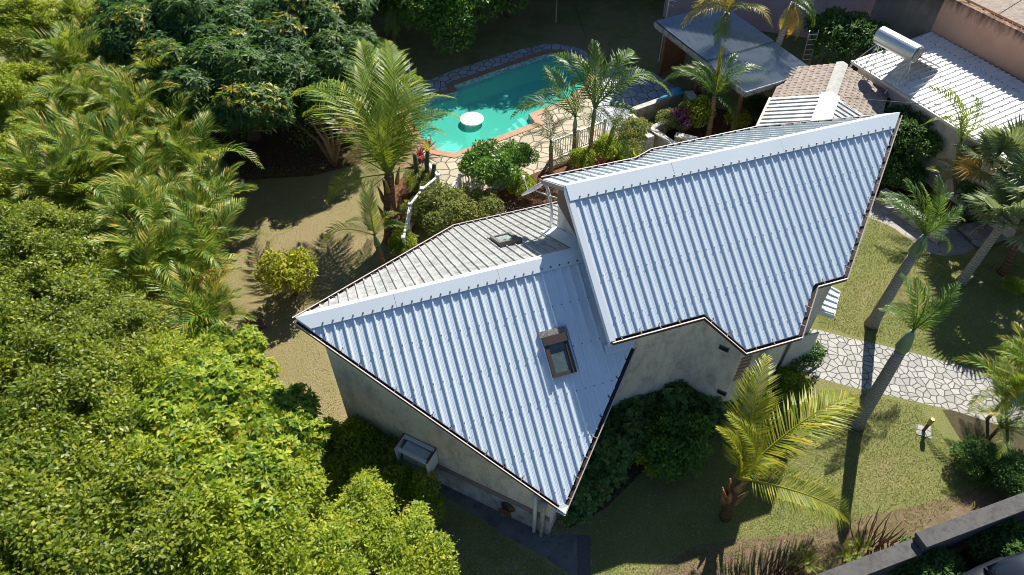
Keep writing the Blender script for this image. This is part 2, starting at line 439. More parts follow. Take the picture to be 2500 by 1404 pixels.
def wall_mat():
    m, t, b = new_mat('stained_render')
    n1 = noise(t, 0.8, detail=5)
    base = ramp(t, n1, [(0.3,(0.56,0.52,0.46)), (0.7,(0.68,0.63,0.56))])
    n2 = noise(t, 2.6, detail=10, rough=0.78, stretch=(1,1,0.45))
    c2 = mix(t, ramp(t, n2, [(0.46,(0,0,0)),(0.72,(0.8,0.75,0.75))]), base, (0.17,0.17,0.165))
    t.links.new(c2, b.inputs['Base Color']); b.inputs['Roughness'].default_value = 0.9; b.inputs['Specular IOR Level'].default_value = 0.2
    bump(t, b, noise(t, 45, detail=3), 0.25, 0.02)
    return m
M['wall'] = wall_mat()
M['plinth'] = surf('plinth_render', (0.36,0.37,0.38), (0.27,0.28,0.29), 2, 0.9, spec=0.2, dirt=(0.12,0.13,0.12), dscale=2.4, bmp=0.2, bscale=40, stretch=(1,1,0.5))
M['band'] = surf('pink_band', (0.27,0.20,0.19), (0.21,0.17,0.165), 3, 0.9, spec=0.2, dirt=(0.15,0.13,0.13), dscale=3)
M['siding'] = surf('brown_siding', (0.16,0.12,0.095), (0.12,0.09,0.07), 3, 0.8)

house = empty('house', (W(6,0,0).x, W(6,0,0).y, 0), 'angular two level house with ribbed pale blue metal roofs', 'house')

def roof_face(name, f3, nsgn, poly, mat, phase=0.0, pitch=0.25, screws=True, parent=house, rowgap=0.95, ribh=0.044, fine=True):
    """ribbed sheet over polygon poly [(r,p)] ; f3(r,p,dz) lifts to 3-D; ribs run along p"""
    m = MB()
    top = [f3(r, p, 0) for r, p in poly]
    m.slab(top, (0,0,-0.03))
    sm = MB()
    n = len(poly)
    rmin = min(r for r, p in poly); rmax = max(r for r, p in poly)
    nrm = (f3(1,0.5*nsgn+0,0)-f3(0,0.5*nsgn,0)).cross(f3(0,1.5*nsgn,0)-f3(0,0.5*nsgn,0)).normalized()
    if nrm.z < 0: nrm = -nrm
    def spans(r):
        xs = []
        for i in range(n):
            (r0, p0), (r1, p1) = poly[i], poly[(i+1) % n]
            if (r0 <= r) != (r1 <= r):
                xs.append(p0+(p1-p0)*(r-r0)/(r1-r0))
        xs.sort(); return [(xs[i], xs[i+1]) for i in range(0, len(xs)-1, 2)]
    def rib(r, wb, wt, h):
        for p0, p1 in spans(r):
            if p1-p0 < 0.08: continue
            q = []
            s0 = [spans(r-wb/2), spans(r+wb/2)]
            for p in (p0+0.005, p1-0.005):
                q.append([f3(r-wb/2, p, 0.001), f3(r+wb/2, p, 0.001), f3(r+wt/2, p, 0)+nrm*h, f3(r-wt/2, p, 0)+nrm*h])
            m.add(q[0]+q[1], [(0,1,5,4),(1,2,6,5),(2,3,7,6),(3,0,4,7),(3,2,1,0),(4,5,6,7)])
            if screws and h > 0.03:
                k = math.floor(min(p0,p1)/rowgap)
                for kk in range(int(k), int(k)+12):
                    p = kk*rowgap+0.12
                    if p0+0.15 < p < p1-0.05:
                        c = f3(r, p, 0)+nrm*(h+0.006)
                        sm.box(c, (0.026,0.026,0.014))
    r = rmin+phase
    while r < rmax:
        if r > rmin+0.02: rib(r, 0.058, 0.03, ribh)
        if fine:
            for q in (0.09, 0.125, 0.16): rib(r+q, 0.010, 0.004, 0.004)
        r += pitch
    o = obj(name, m, mat, parent)
    if sm.v: tag(obj('roof_screws', sm, M['screw'], o), kind='stuff')
    return o
A_FRONT = [(0,0),(5.21,5.23),(8.33,2.22),(8.0,2.22),(8.0,0)]
A_BACK = [(0,0),(8.0,0),(8.0,-2.80),(9.5,-2.80),(9.5,-5.86),(5.48,-5.86)]
B_FRONT = [(7.46,PB),(7.46,2.45),(10.14,2.45),(10.97,3.45),(12.57,3.45),(13.51,2.45),(14.46,2.45),(17.95,PB)]
B_BACK = [(7.52,PB),(17.95,PB),(15.27,-3.62),(11.55,-3.62),(10.50,-2.70),(7.52,-2.86)]
lf = roof_face('lower_front_roof', A3, 1, A_FRONT, M['roof'], 0.11)
roof_face('lower_back_roof', A3, -1, A_BACK, M['roofback'], 0.11, pitch=0.25, screws=False)
roof_face('upper_front_roof', B3, 1, B_FRONT, M['roof'], 0.27)
roof_face('upper_back_roof', B3, -3, B_BACK, roof_mat('galvanised_back', (0.66,0.72,0.76)), 0.25)

# ridge caps
def ridge_cap(name, f3, p0, r0, r1, wf, wb, sl0f, sl0b, seams):
    m = MB()
    def q(r, p, dz): return f3(r, p, dz)
    h = 0.075
    cuts = [r0]+seams+[r1]
    for i in range(len(cuts)-1):
        a, b = cuts[i]+(0.004 if i else 0), cuts[i+1]-(0.004 if i < len(cuts)-2 else 0)
        dz = h+0.004*(i % 2)
        # front strip and back strip folded along the ridge; mitred at the tips
        af = a+(sl0f[0]*wf if i == 0 else 0); bf = b+(sl0f[1]*wf if i == len(cuts)-2 else 0)
        ab = a+(sl0b[0]*wb if i == 0 else 0); bb = b+(sl0b[1]*wb if i == len(cuts)-2 else 0)
        for (s, e, wd, sg) in ((af, bf, wf, 1), (ab, bb, wb, -1)):
            P = [q(a, p0, dz), q(b, p0, dz), q(e, p0+sg*wd, dz), q(s, p0+sg*wd, dz)]
            L = [p_-Vector((0,0,0.012)) for p_ in P]
            m.add(P+L, [(0,1,2,3),(7,6,5,4),(0,4,5,1),(1,5,6,2),(2,6,7,3),(3,7,4,0)])
    o = obj(name, m, M['cap'], house)
    return o
c1 = ridge_cap('ridge_cap', A3, 0, 0.0, 7.95, 0.30, 0.26, (1.0,0), (0.95,0), [2.45, 5.2])
c2 = ridge_cap('ridge_cap', B3, PB, 7.44, 17.98, 0.36, 0.28, (0,-1.02), (0,-1.0), [10.5, 13.9])
sm = MB()
for k in range(32):
    r = 0.11+0.25*k
    if 0.5 < r < 7.9: sm.box(A3(r, 0.25, 0.088), (0.036,0.036,0.022))
tag(obj('cap_screws', sm, M['screw'], c1), kind='stuff')
sm = MB()
for k in range(46):
    r = 7.73+0.25*k
    if r < 17.6: sm.box(B3(r, PB+0.31, 0.088), (0.036,0.036,0.022))
tag(obj('cap_screws', sm, M['screw'], c2), kind='stuff')
# verge trim on the left edge of the upper roof
m = MB()
for p0, p1, f in ((PB, 2.52, 1),):
    a, b = B3(7.40, p0, 0.05), B3(7.40, p1, 0.05)
    a2, b2 = B3(7.56, p0, 0.05), B3(7.56, p1, 0.05)
    m.hexa([a-Vector((0,0,0.02)), b-Vector((0,0,0.02)), b2-Vector((0,0,0.02)), a2-Vector((0,0,0.02)), a, b, b2, a2])
    q = Vector((0,0,-0.22)); s = RD*0.015
    m.hexa([a+q, b+q, b+q+s, a+q+s, a-Vector((0,0,0.021)), b-Vector((0,0,0.021)), b+s-Vector((0,0,0.021)), a+s-Vector((0,0,0.021))])
obj('verge_trim', m, M['cap'], house)
m = MB()
a, b = B3(7.47, PB, -0.02), B3(7.47, -2.86, -0.02)
m.beam(a-Vector((0,0,.06)), b-Vector((0,0,.06)), 0.03, 0.12)
obj('verge_board', m, surf('grey_board', (0.30,0.29,0.28), rough=0.8), house)

# gutters: brown channel, pale lip, small brackets
def gutter(pts, gap=0.55, ends=(0,0)):
    """pts: 3-D eave points, outward side on the right when walking"""
    m = MB(); l = MB(); k = MB()
    n = len(pts)
    dirs = [(pts[i+1]-pts[i]).normalized() for i in range(n-1)]
    outs = [Vector((d.y, -d.x, 0)).normalized() for d in dirs]
    corner = []
    for i in range(n):
        if i == 0: o = outs[0]
        elif i == n-1: o = outs[-1]
        else:
            s = outs[i-1]+outs[i]; o = s/(1+outs[i-1].dot(outs[i]))
        corner.append(o)
    U = Vector((0,0,1))
    def at_(i, d, z): return pts[i]+corner[i]*d+U*z
    for i in range(n-1):
        j = i+1
        m.hexa([at_(i,-0.03,-0.115), at_(j,-0.03,-0.115), at_(j,0.105,-0.115), at_(i,0.105,-0.115), at_(i,-0.03,-0.10), at_(j,-0.03,-0.10), at_(j,0.105,-0.10), at_(i,0.105,-0.10)])
        m.hexa([at_(i,0.092,-0.099), at_(j,0.092,-0.099), at_(j,0.105,-0.099), at_(i,0.105,-0.099), at_(i,0.092,-0.016), at_(j,0.092,-0.016), at_(j,0.105,-0.016), at_(i,0.105,-0.016)])
        m.hexa([at_(i,-0.045,-0.16), at_(j,-0.045,-0.16), at_(j,-0.031,-0.16), at_(i,-0.031,-0.16), at_(i,-0.045,-0.033), at_(j,-0.045,-0.033), at_(j,-0.031,-0.033), at_(i,-0.031,-0.033)])
        l.hexa([at_(i,0.088,-0.0155), at_(j,0.088,-0.0155), at_(j,0.118,-0.0155), at_(i,0.118,-0.0155), at_(i,0.088,0.006), at_(j,0.088,0.006), at_(j,0.118,0.006), at_(i,0.118,0.006)])
        L = (pts[j]-pts[i]).length; c = int(L/gap)
        for q in range(c):
            p = pts[i]+dirs[i]*(gap*(q+0.5))
            k.beam(p-outs[i]*0.10+U*0.03, p+outs[i]*0.09+U*0.012, 0.022, 0.016)
            k.beam(p-outs[i]*0.06+U*0.03, p-outs[i]*0.06+U*0.085, 0.016, 0.016)
    g = obj('gutter', m, M['gutter'], house)
    obj('gutter_lip', l, M['lip'], g)
    tag(obj('gutter_brackets', k, M['gutter'], g), kind='stuff')
    return g
gutter([A3(0.0,-0.03), A3(5.22,5.24), A3(8.20,2.36)])
gutter([B3(7.46,2.46), B3(10.13,2.46), B3(10.96,3.46), B3(12.58,3.46), B3(13.52,2.46), B3(14.47,2.46), B3(17.97,PB-0.02)])
gutter([A3(9.4,-5.87), A3(5.47,-5.87), A3(0.0,-0.02)], 0.5)
gutter([B3(17.95,PB), B3(15.28,-3.63), B3(11.54,-3.63), B3(10.49,-2.72), B3(7.50,-2.87)], 0.5)
# white corner piece at the low corner
m = MB(); c = A3(5.21,5.23)
m.slab([c+PD*0.20-RD*0.02+Vector((0,0,-0.02)), c-RD*0.20+PD*0.02+Vector((0,0,0.012)), c-PD*0.10+Vector((0,0,0.08)), c+RD*0.17+PD*0.0+Vector((0,0,0.012))], (0,0,-0.03))
obj('corner_flashing', m, M['cap'], house)

# walls -------------------------------------------------------
def walls(name, foot, f, drop, z0, mat, parent=house):
    m = MB(); n = len(foot)
    top = [W(r, p, f(p)-drop) for r, p in foot]; lo = [W(r, p, z0) for r, p in foot]
    m.add(lo+top, [(i, (i+1) % n, (i+1) % n+n, i+n) for i in range(n)])
    m.add(top, [f_ for f_ in tessellate_polygon([top])])
    return obj(name, m, mat, parent)
A_FOOT = [(0.50,0.33),(0.74,0.0),(5.52,-5.62),(9.2,-5.62),(9.2,-2.9),(8.02,-2.9),(8.02,0.0),(8.02,2.2),(7.96,2.20),(4.99,4.91)]
A_FOOT = [(0.50,0.33),(0.60,0.0),(5.52,-5.62),(9.2,-5.62),(9.2,-2.9),(8.02,-2.9),(8.02,0.0),(8.02,2.0),(5.02,4.93)]
walls('lower_wall', A_FOOT, zA, 0.07, 0.0, M['wall'])
B_FOOT = [(7.96,-2.62),(7.96,PB),(7.96,2.30),(10.20,2.30),(11.03,3.30),(12.50,3.30),(13.44,2.30),(14.39,2.30),(17.55,PB),(15.18,-3.42),(11.62,-3.42),(10.55,-2.50)]
walls('upper_wall', B_FOOT, zB, 0.07, 0.0, M['wall'])
# plinth: lower, slightly prouder strip and pinkish band along the front-left wall
fa, fb = W(0.50,0.33,0), W(5.02,4.93,0)
dl = (fb-fa).normalized(); on = Vector((dl.y, -dl.x, 0))
m = MB(); zp0, zp1 = 0.95, 0.80
m.hexa([fa+on*0.0, fb+on*0.0, fb+on*0.03, fa+on*0.03, fa+on*0.0+Vector((0,0,0.86)), fb+Vector((0,0,0.86)), fb+on*0.03+Vector((0,0,0.86)), fa+on*0.03+Vector((0,0,0.86))])
obj('plinth', m, M['plinth'], house)
m = MB()
m.hexa([fa+Vector((0,0,0.862)), fb+Vector((0,0,0.862)), fb+on*0.02+Vector((0,0,0.862)), fa+on*0.02+Vector((0,0,0.862)), fa+Vector((0,0,1.08)), fb+Vector((0,0,1.08)), fb+on*0.02+Vector((0,0,1.08)), fa+on*0.02+Vector((0,0,1.08))])
obj('wall_band', m, M['band'], house)
# gable of the upper storey: brown horizontal boards down to a sloping line
m = MB()
pz = lambda p: zB(p)-0.075
z_l = lambda p: zA(p)+0.95
N = 9
def gz(p):                                     # lower edge of the boards
    return 4.95+(p+2.64)*0.02
pts = [(-2.64, gz(-2.64)), (-2.64, pz(-2.64)), (PB, pz(PB)), (1.95, pz(1.95)), (1.95, gz(1.95))]
for k in range(12):
    z0 = 4.92+k*0.17; z1 = z0+0.155
    # clip board to the gable outline
    if z0 > ZB-0.1: break
    pb = max(-2.66, PB-(ZB-0.08-z1)/SB); pf = min(1.95, PB+(ZB-0.08-z1)/SA)
    if pf-pb < 0.1: continue
    a, b = W(7.955, pb, 0), W(7.955, pf, 0)
    o_ = -RD*0.03
    m.hexa([a+o_+Vector((0,0,z0)), b+o_+Vector((0,0,z0)), b+Vector((0,0,z0)), a+Vector((0,0,z0)), a+o_*0.6+Vector((0,0,z1)), b+o_*0.6+Vector((0,0,z1)), b+Vector((0,0,z1)), a+Vector((0,0,z1))])
obj('gable_siding', m, M['siding'], house)
# flashing where the gable meets the lower roof
m = MB()
def strip(r0, r1, p0, p1, dz):
    P = [A3(r0,p0,dz), A3(r1,p0,dz), A3(r1,p1,dz), A3(r0,p1,dz)]
    m.hexa([p-Vector((0,0,.012)) for p in P]+P)
strip(7.42, 7.95, -2.66, -0.28, 0.055); strip(7.52, 7.95, 0.30, 2.2, 0.055)
P = [A3(7.42,2.205,0.056), A3(8.36,2.205,0.056), A3(8.2,2.42,0.056), A3(7.42,2.42,0.056)]
m.hexa([p-Vector((0,0,.012)) for p in P]+P)
obj('roof_flashing', m, M['roof'], house)

# skylights ---------------------------------------------------
M['velframe'] = surf('skylight_frame', (0.055,0.04,0.034), (0.04,0.03,0.025), 8, 0.55, spec=0.4)
M['velgrey'] = surf('skylight_frame_grey', (0.16,0.15,0.14), (0.11,0.10,0.095), 8, 0.6)
def glass_mat(name, c):
    m, t, b = new_mat(name); b.inputs['Base Color'].default_value = (*c,1); b.inputs['Roughness'].default_value = 0.08; b.inputs['Specular IOR Level'].default_value = 0.6
    n1 = noise(t, 5, detail=8, rough=0.7); t.links.new(ramp(t, n1, [(0.4,c),(0.75,tuple(x*1.7+0.02 for x in c))]), b.inputs['Base Color'])
    return m
M['pane'] = glass_mat('skylight_glass', (0.055,0.08,0.085)); M['pane2'] = glass_mat('skylight_glass_light', (0.25,0.29,0.29))
def skylight(r0, r1, p0, p1, f3, fm, pm, label, dirn):
    m = MB(); fr = 0.10; h = 0.13
    def bx(a, b, c, d, z0, z1):
        P = [f3(a,c,0), f3(b,c,0), f3(b,d,0), f3(a,d,0)]
        nrm = (P[1]-P[0]).cross(P[3]-P[0]).normalized()
        if nrm.z < 0: nrm = -nrm
        m.hexa([p+nrm*z0 for p in P]+[p+nrm*z1 for p in P])
    bx(r0, r0+fr, p0, p1, 0.0, h); bx(r1-fr, r1, p0, p1, 0.0, h)
    if dirn > 0:
        bx(r0-0.01, r1+0.01, p0-0.02, p0+0.17, 0.002, h+0.03); bx(r0+fr, r1-fr, p1-0.08, p1, 0.0, h-0.03)
    else:
        bx(r0+fr, r1-fr, p0, p0+0.1, 0.0, h-0.01); bx(r0-0.01, r1+0.01, p1-0.15, p1+0.02, 0.002, h+0.03)
    o = tag(obj('skylight', m, fm, house), label)
    m = MB(); bx(r0+fr, r1-fr, p0+0.1, p1-0.08, 0.02, h-0.05)
    obj('pane', m, pm, o)
    m = MB(); bx(r0-0.05, r1+0.05, p0-0.16, p0-0.021, 0.003, 0.07)
    obj('skylight_flashing', m, surf('lead_flashing', (0.33,0.33,0.32), (0.2,0.2,0.2), 20, 0.6, dirt=(0.06,0.06,0.05), dscale=14), o)
skylight(5.85, 6.50, 1.70, 2.58, A3, M['velframe'], M['pane'], 'brown framed skylight on the front slope of the lower roof', 1)
skylight(5.93, 6.60, -3.06, -2.0, A3, M['velgrey'], M['pane2'], 'grey framed skylight on the back slope of the lower roof', -1)

# pipes, vents, small awning
def pipe(u, v, z1, dr, mat, name='downpipe', r_=0.055, wall_pt=None, bend=None):
    m = MB(); b = wall_pt
    m.tube([(b.x, b.y, 0.0), (b.x, b.y, z1)]+([bend] if bend else []), r_, 12)
    return obj(name, m, mat, house, smooth=True)
M['pvc'] = surf('grey_white_pvc', (0.62,0.63,0.62), (0.50,0.50,0.49), 4, 0.5)
M['pvcold'] = surf('stained_pvc', (0.42,0.40,0.36), (0.32,0.30,0.27), 5, 0.6, dirt=(0.17,0.14,0.11), dscale=4)
p1 = fb+on*0.09-dl*0.40; pipe(0,0,2.15,0,M['pvc'],wall_pt=p1,r_=0.06)
p2 = fb+on*0.12-dl*0.17; pipe(0,0,2.00,0,M['pvcold'],wall_pt=p2,r_=0.06)
m = MB(); m.lathe((p2.x,p2.y,2.0), [(0.11,-0.05),(0.115,0.02),(0.09,0.09),(0.04,0.12)], 20)
obj('pipe_cap', m, surf('grey_cap', (0.30,0.30,0.29), (0.2,0.2,0.2), 5, 0.7), house, smooth=True)
p3 = W(11.75,3.42,0); pipe(0,0,3.80,0,surf('mint_pvc', (0.50,0.62,0.60), rough=0.5),wall_pt=p3,r_=0.06)
p4 = W(7.80,-2.72,0); m = MB(); m.tube([W(7.62,-2.92,5.6), W(7.70,-2.80,5.25), W(7.80,-2.72,4.6), W(7.80,-2.74,3.95)], 0.045, 10)
obj('downpipe', m, M['pvc'], house, smooth=True)
M['dark'] = surf('dark_grille', (0.03,0.03,0.03), rough=0.6)
def vent(rc, pc, dr_, z, ww=0.28, hh=0.16):
    c = W(rc, pc, z); d = (RD*dr_[0]+PD*dr_[1]).normalized(); o_ = Vector((d.y, -d.x, 0))
    if o_.dot(PD) < 0: o_ = -o_
    m = MB(); m.beam(c-d*ww/2, c+d*ww/2, 0.05, hh); g = obj('vent', m, surf('vent_frame', (0.16,0.16,0.15), rough=0.8), house)
    m = MB()
    for k in range(4): m.beam(c-d*(ww/2-0.02)+o_*0.032+Vector((0,0,-hh/2+0.03+k*0.036)), c+d*(ww/2-0.02)+o_*0.032+Vector((0,0,-hh/2+0.03+k*0.036)), 0.02, 0.014)
    obj('grille', m, M['dark'], g)
vent(10.72, 2.94, (0.83,1.0), 3.55); vent(10.95, 3.22, (0.83,1.0), 1.7); vent(12.0, 3.31, (1,0), 2.9)
m = MB()
for k in range(7):
    a, b = W(11.10,3.315,2.4+k*0.16), W(11.42,3.315,2.4+k*0.16)
    m.beam(a, b, 0.05, 0.09)
obj('louvre_panel', m, surf('terracotta_louvre', (0.36,0.25,0.20), (0.28,0.19,0.16), 5, 0.8), house)

# awning over the side door
aw = [site(2013,689,2.75), site(2051,711,2.45), site(2037,770,2.45), site(1984,752,2.75)]
m = MB(); m.slab(aw, (0,0,-0.03))
e1 = aw[1]-aw[0]; e2 = aw[3]-aw[0]
for k in range(5):
    f = 0.06+k*0.22
    a, b = aw[0]+e2*f, aw[1]+(aw[2]-aw[1])*f
    m.beam(a+Vector((0,0,.012)), b+Vector((0,0,.012)), 0.05, 0.04)
awn = obj('awning', m, M['cap'], house)
m = MB(); m.beam(aw[3]+Vector((0,0,-.08)), aw[2]+Vector((0,0,-.08)), 0.02, 0.16); m.beam(aw[1]+Vector((0,0,-.06)), aw[2]+Vector((0,0,-.06)), 0.02, 0.10)
obj('awning_edge', m, M['cap'], awn)
m = MB(); m.beam(W(13.9,2.40,1.05)+PD*0.02-RD*0.15, W(13.9,2.40,1.05)+PD*0.02+RD*0.75, 0.05, 2.05)
obj('door', m, surf('door_white', (0.62,0.62,0.60), rough=0.5), house)

# ------------------------------------------------------------ things on the house walls
cg = fa+dl*2.55+Vector((0,0,1.62))       # air conditioner cage centre on the wall
WID, DEP, HGT = 1.02, 0.50, 0.72
M['cagew'] = surf('cage_white', (0.60,0.64,0.67), (0.52,0.56,0.60), 3, 0.5)
cage = empty('wall_cage', cg+on*0.25, 'open white cabinet with red brown edges hung on the grey wall', 'cabinet')
def cgp(a, o_, z): return cg+dl*a+on*o_+Vector((0,0,z))
def cbox(m, a0, a1, o0, o1, z0, z1):
    m.hexa([cgp(a0,o0,z0), cgp(a1,o0,z0), cgp(a1,o1,z0), cgp(a0,o1,z0), cgp(a0,o0,z1), cgp(a1,o0,z1), cgp(a1,o1,z1), cgp(a0,o1,z1)])
m = MB()
w2, h2 = WID/2, HGT/2
cbox(m, -w2, -w2+0.03, 0.03, DEP+0.03, -h2, h2); cbox(m, w2-0.03, w2, 0.03, DEP+0.03, -h2, h2)
obj('side_panel', m, M['cagew'], cage)
m = MB()
for k in range(12):
    for s in (-1,1):
        z0 = -h2+0.03+k*0.056
        cbox(m, s*(w2+0.004)-0.004, s*(w2+0.004)+0.004, 0.05, DEP+0.01, z0, z0+0.03)
obj('side_louvre', m, surf('louvre_white', (0.70,0.72,0.73), rough=0.5), cage)
m = MB(); cbox(m, -w2+0.03, w2-0.03, 0.03, 0.13, h2-0.06, h2); cbox(m, -w2+0.03, w2-0.03, DEP-0.06, DEP+0.03, h2-0.06, h2)
obj('top_rail', m, M['cagew'], cage)
m = MB(); cbox(m, -w2+0.03, w2-0.03, 0.03, DEP+0.03, -h2, -h2+0.03)
obj('bottom_shelf', m, surf('shelf_grey', (0.25,0.26,0.27), rough=0.7), cage)
m = MB()
for s in (-1,1): cbox(m, s*w2-0.018, s*w2+0.018, 0.03, DEP+0.03, h2+0.001, h2+0.03)
obj('edge_trim', m, surf('red_brown_paint', (0.20,0.045,0.035), rough=0.5), cage)
ac = empty('air_conditioner', cg+on*0.25-Vector((0,0,0.3)), 'pale air conditioner unit standing inside the open wall cabinet', 'air conditioner')
m = MB(); cbox(m, -0.37, 0.40, 0.12, 0.40, -h2+0.06, h2-0.12); obj('casing', m, surf('ac_casing', (0.55,0.57,0.57), rough=0.5), ac)
m = MB(); c = cgp(-0.08, 0.405, -0.02)
ring = [c+dl*math.cos(t_)*0.20+Vector((0,0,math.sin(t_)*0.20)) for t_ in [2*math.pi*k/28 for k in range(29)]]
m.tube(ring, 0.012, 6)
for k in range(6):
    t_ = math.pi*k/6; q = dl*math.cos(t_)*0.2+Vector((0,0,math.sin(t_)*0.2)); m.tube([c-q, c+q], 0.006, 5)
obj('fan_grille', m, surf('ac_grille', (0.35,0.36,0.37), rough=0.5), ac)

# rusty wheel rim hung on the plinth as a hose holder
wc = fb-dl*1.22+Vector((0,0,0.62))+on*0.04
m = MB()
prof = [(0.06,0.0),(0.20,0.0),(0.21,0.012),(0.205,0.035),(0.15,0.06),(0.14,0.13),(0.15,0.17),(0.205,0.20),(0.21,0.225),(0.195,0.235),(0.165,0.19),(0.12,0.17),(0.05,0.16)]
q = on.to_track_quat('Z','Y')
n_ = 30
vv = []
for r_, z in prof:
    for k in range(n_):
        t_ = 2*math.pi*k/n_; vv.append(wc+q @ Vector((r_*math.cos(t_), r_*math.sin(t_), z)))
ff = [(i*n_+k, i*n_+(k+1) % n_, (i+1)*n_+(k+1) % n_, (i+1)*n_+k) for i in range(len(prof)-1) for k in range(n_)]
m.add(vv, ff)
m.f.append(tuple((len(prof)-1)*n_+k for k in range(n_)))
o = obj('wheel_rim', m, surf('rusty_steel', (0.17,0.085,0.04), (0.07,0.04,0.025), 9, 0.6, metal=0.4, dirt=(0.25,0.17,0.11), dscale=7, damt=(0.55,0.75)), smooth=True, loc=wc)
tag(o, 'rusty brown wheel rim hung on the low wall as a hose holder', 'wheel rim')

# satellite dish under the upper back eave
dc = W(7.35,-3.15,5.25)
dish = empty('satellite_dish', dc, 'round white satellite dish mounted under the eave of the upper roof', 'satellite dish')
aim = (RD*-0.25-PD*0.75+Vector((0,0,0.55))).normalized(); q = aim.to_track_quat('Z','Y')
m = MB(); n_ = 32; vv = []; RR = 0.43
rs = [0.0001,0.12,0.25,0.36,0.43]
for s_ in (0,1):
    for r_ in rs:
        for k in range(n_):
            t_ = 2*math.pi*k/n_; vv.append(dc+q @ Vector((r_*math.cos(t_), r_*math.sin(t_), 0.35*r_*r_-0.06-0.012*s_)))
L = len(rs)*n_
ff = [(i*n_+k, i*n_+(k+1) % n_, (i+1)*n_+(k+1) % n_, (i+1)*n_+k) for i in range(len(rs)-1) for k in range(n_)]
ff += [tuple(i_+L for i_ in reversed(f)) for f in ff]+[((len(rs)-1)*n_+k, (len(rs)-1)*n_+(k+1) % n_, L+(len(rs)-1)*n_+(k+1) % n_, L+(len(rs)-1)*n_+k) for k in range(n_)]
m.add(vv, ff); obj('reflector', m, surf('dish_white', (0.74,0.74,0.73), rough=0.5), dish, smooth=True)
m = MB(); m.tube([dc+q @ Vector((0,-0.40,0)), dc+q @ Vector((0,-0.22,0.42))], 0.012, 6); m.box(dc+q @ Vector((0,-0.20,0.45)), (0.07,0.07,0.10)); obj('feed_arm', m, M['pvc'], dish)
m = MB(); m.tube([dc+q @ Vector((0,0,-0.07)), W(7.7,-2.72,5.2), W(7.93,-2.60,5.15)], 0.02, 6); obj('bracket', m, M['pvc'], dish)
# ============================================================ NEIGHBOUR BUILDINGS, WALLS, FENCES, SMALL THINGS
UP = Vector((0,0,1))
# ---- carport with blue grey corrugated roof
Q0, Q1, Q2 = site(1598,52,2.75), site(1820,224,2.55), site(1990,172,2.55)
Q3 = Q0+(Q2-Q1)
carport = empty('carport', (Q0+Q2)/2-UP*2.65, 'open shelter with a grey blue corrugated roof and scalloped edge', 'shelter')
def corr_mat():
    m, t, b = new_mat('corrugated_zinc')
    n2 = noise(t, 1.4, detail=9, rough=0.75)
    colr = ramp(t, n2, [(0.3,(0.22,0.26,0.30)), (0.55,(0.32,0.37,0.42)), (0.75,(0.15,0.165,0.18))])
    t.links.new(colr, b.inputs['Base Color']); b.inputs['Metallic'].default_value = 0.35; b.inputs['Roughness'].default_value = 0.5
    return m
M['corr'] = corr_mat()
def corrugated(m, a, b, c, d, pitch=0.19, h=0.05, seg=None):
    """wavy sheet: edges a->b and d->c run along the waves"""
    wd = (d-a).length; n = max(4, int(wd/pitch)); k = 4
    nrm = (b-a).cross(d-a).normalized()
    if nrm.z < 0: nrm = -nrm
    V = []; F = []
    for i in range(n*k+1):
        f = i/(n*k); o_ = nrm*(h*math.cos(2*math.pi*i/k))
        V += [a+(d-a)*f+o_, b+(c-b)*f+o_]
    V += [p-nrm*0.09 for p in (a, b, c, d)]
    F = [(2*i, 2*i+1, 2*i+3, 2*i+2) for i in range(n*k)]
    L = len(V)-4; F += [(L, L+3, L+2, L+1)]
    m.add(V, F)
mid0, mid1 = Q0+(Q1-Q0)*0.56, Q3+(Q2-Q3)*0.56
m = MB(); corrugated(m, Q0, mid0+(Q1-Q0)*0.03, mid1+(Q1-Q0)*0.03, Q3); obj('roof_sheet', m, M['corr'], carport)
m = MB(); dn_ = UP*-0.05; corrugated(m, mid0+dn_, Q1+dn_, Q2+dn_, mid1+dn_); obj('roof_sheet', m, M['corr'], carport)
M['fascia'] = surf('grey_fascia', (0.36,0.38,0.38), (0.24,0.25,0.25), 3, 0.8, dirt=(0.10,0.10,0.10), dscale=5)
def fascia(a, b, parent):
    m = MB(); m.beam(a-UP*0.10, b-UP*0.10, 0.05, 0.17); obj('fascia', m, M['fascia'], parent)
    m = MB(); d = (b-a); L = d.length; d = d.normalized(); n = int(L/0.13)
    o_ = Vector((d.y,-d.x,0))*0.012
    for i in range(n):
        c = a+d*(0.13*(i+0.5))-UP*0.18
        P = [c-d*0.06, c+d*0.06, c+d*0.055-UP*0.07, c-UP*0.12, c-d*0.055-UP*0.07]
        m.slab([p+o_ for p in P], o_*-2)
    tag(obj('scalloped_trim', m, M['fascia'], parent), kind='stuff')
fascia(Q0, Q1, carport); fascia(Q1, Q2, carport)
M['wood'] = surf('brown_timber', (0.20,0.10,0.055), (0.13,0.065,0.035), 4, 0.8)
ex, ey = (Q1-Q0).normalized(), (Q2-Q1).normalized()
for p in (Q0+ex*0.4+ey*0.5, Q0+ex*3.2+ey*0.35, Q1-ex*0.5+ey*0.4, Q2-ex*0.5-ey*0.4, Q3+ex*0.5-ey*0.5):
    m = MB(); m.beam((p.x,p.y,0), (p.x,p.y,p.z-0.14), 0.14, 0.14, up=ex); obj('post', m, M['wood'], carport)
m = MB(); m.beam(Q0+ex*0.35+ey*0.5-UP*1.6, Q0+ex*0.35+ey*1.9-UP*1.6, 0.08, 2.1); obj('side_boarding', m, M['wood'], carport)
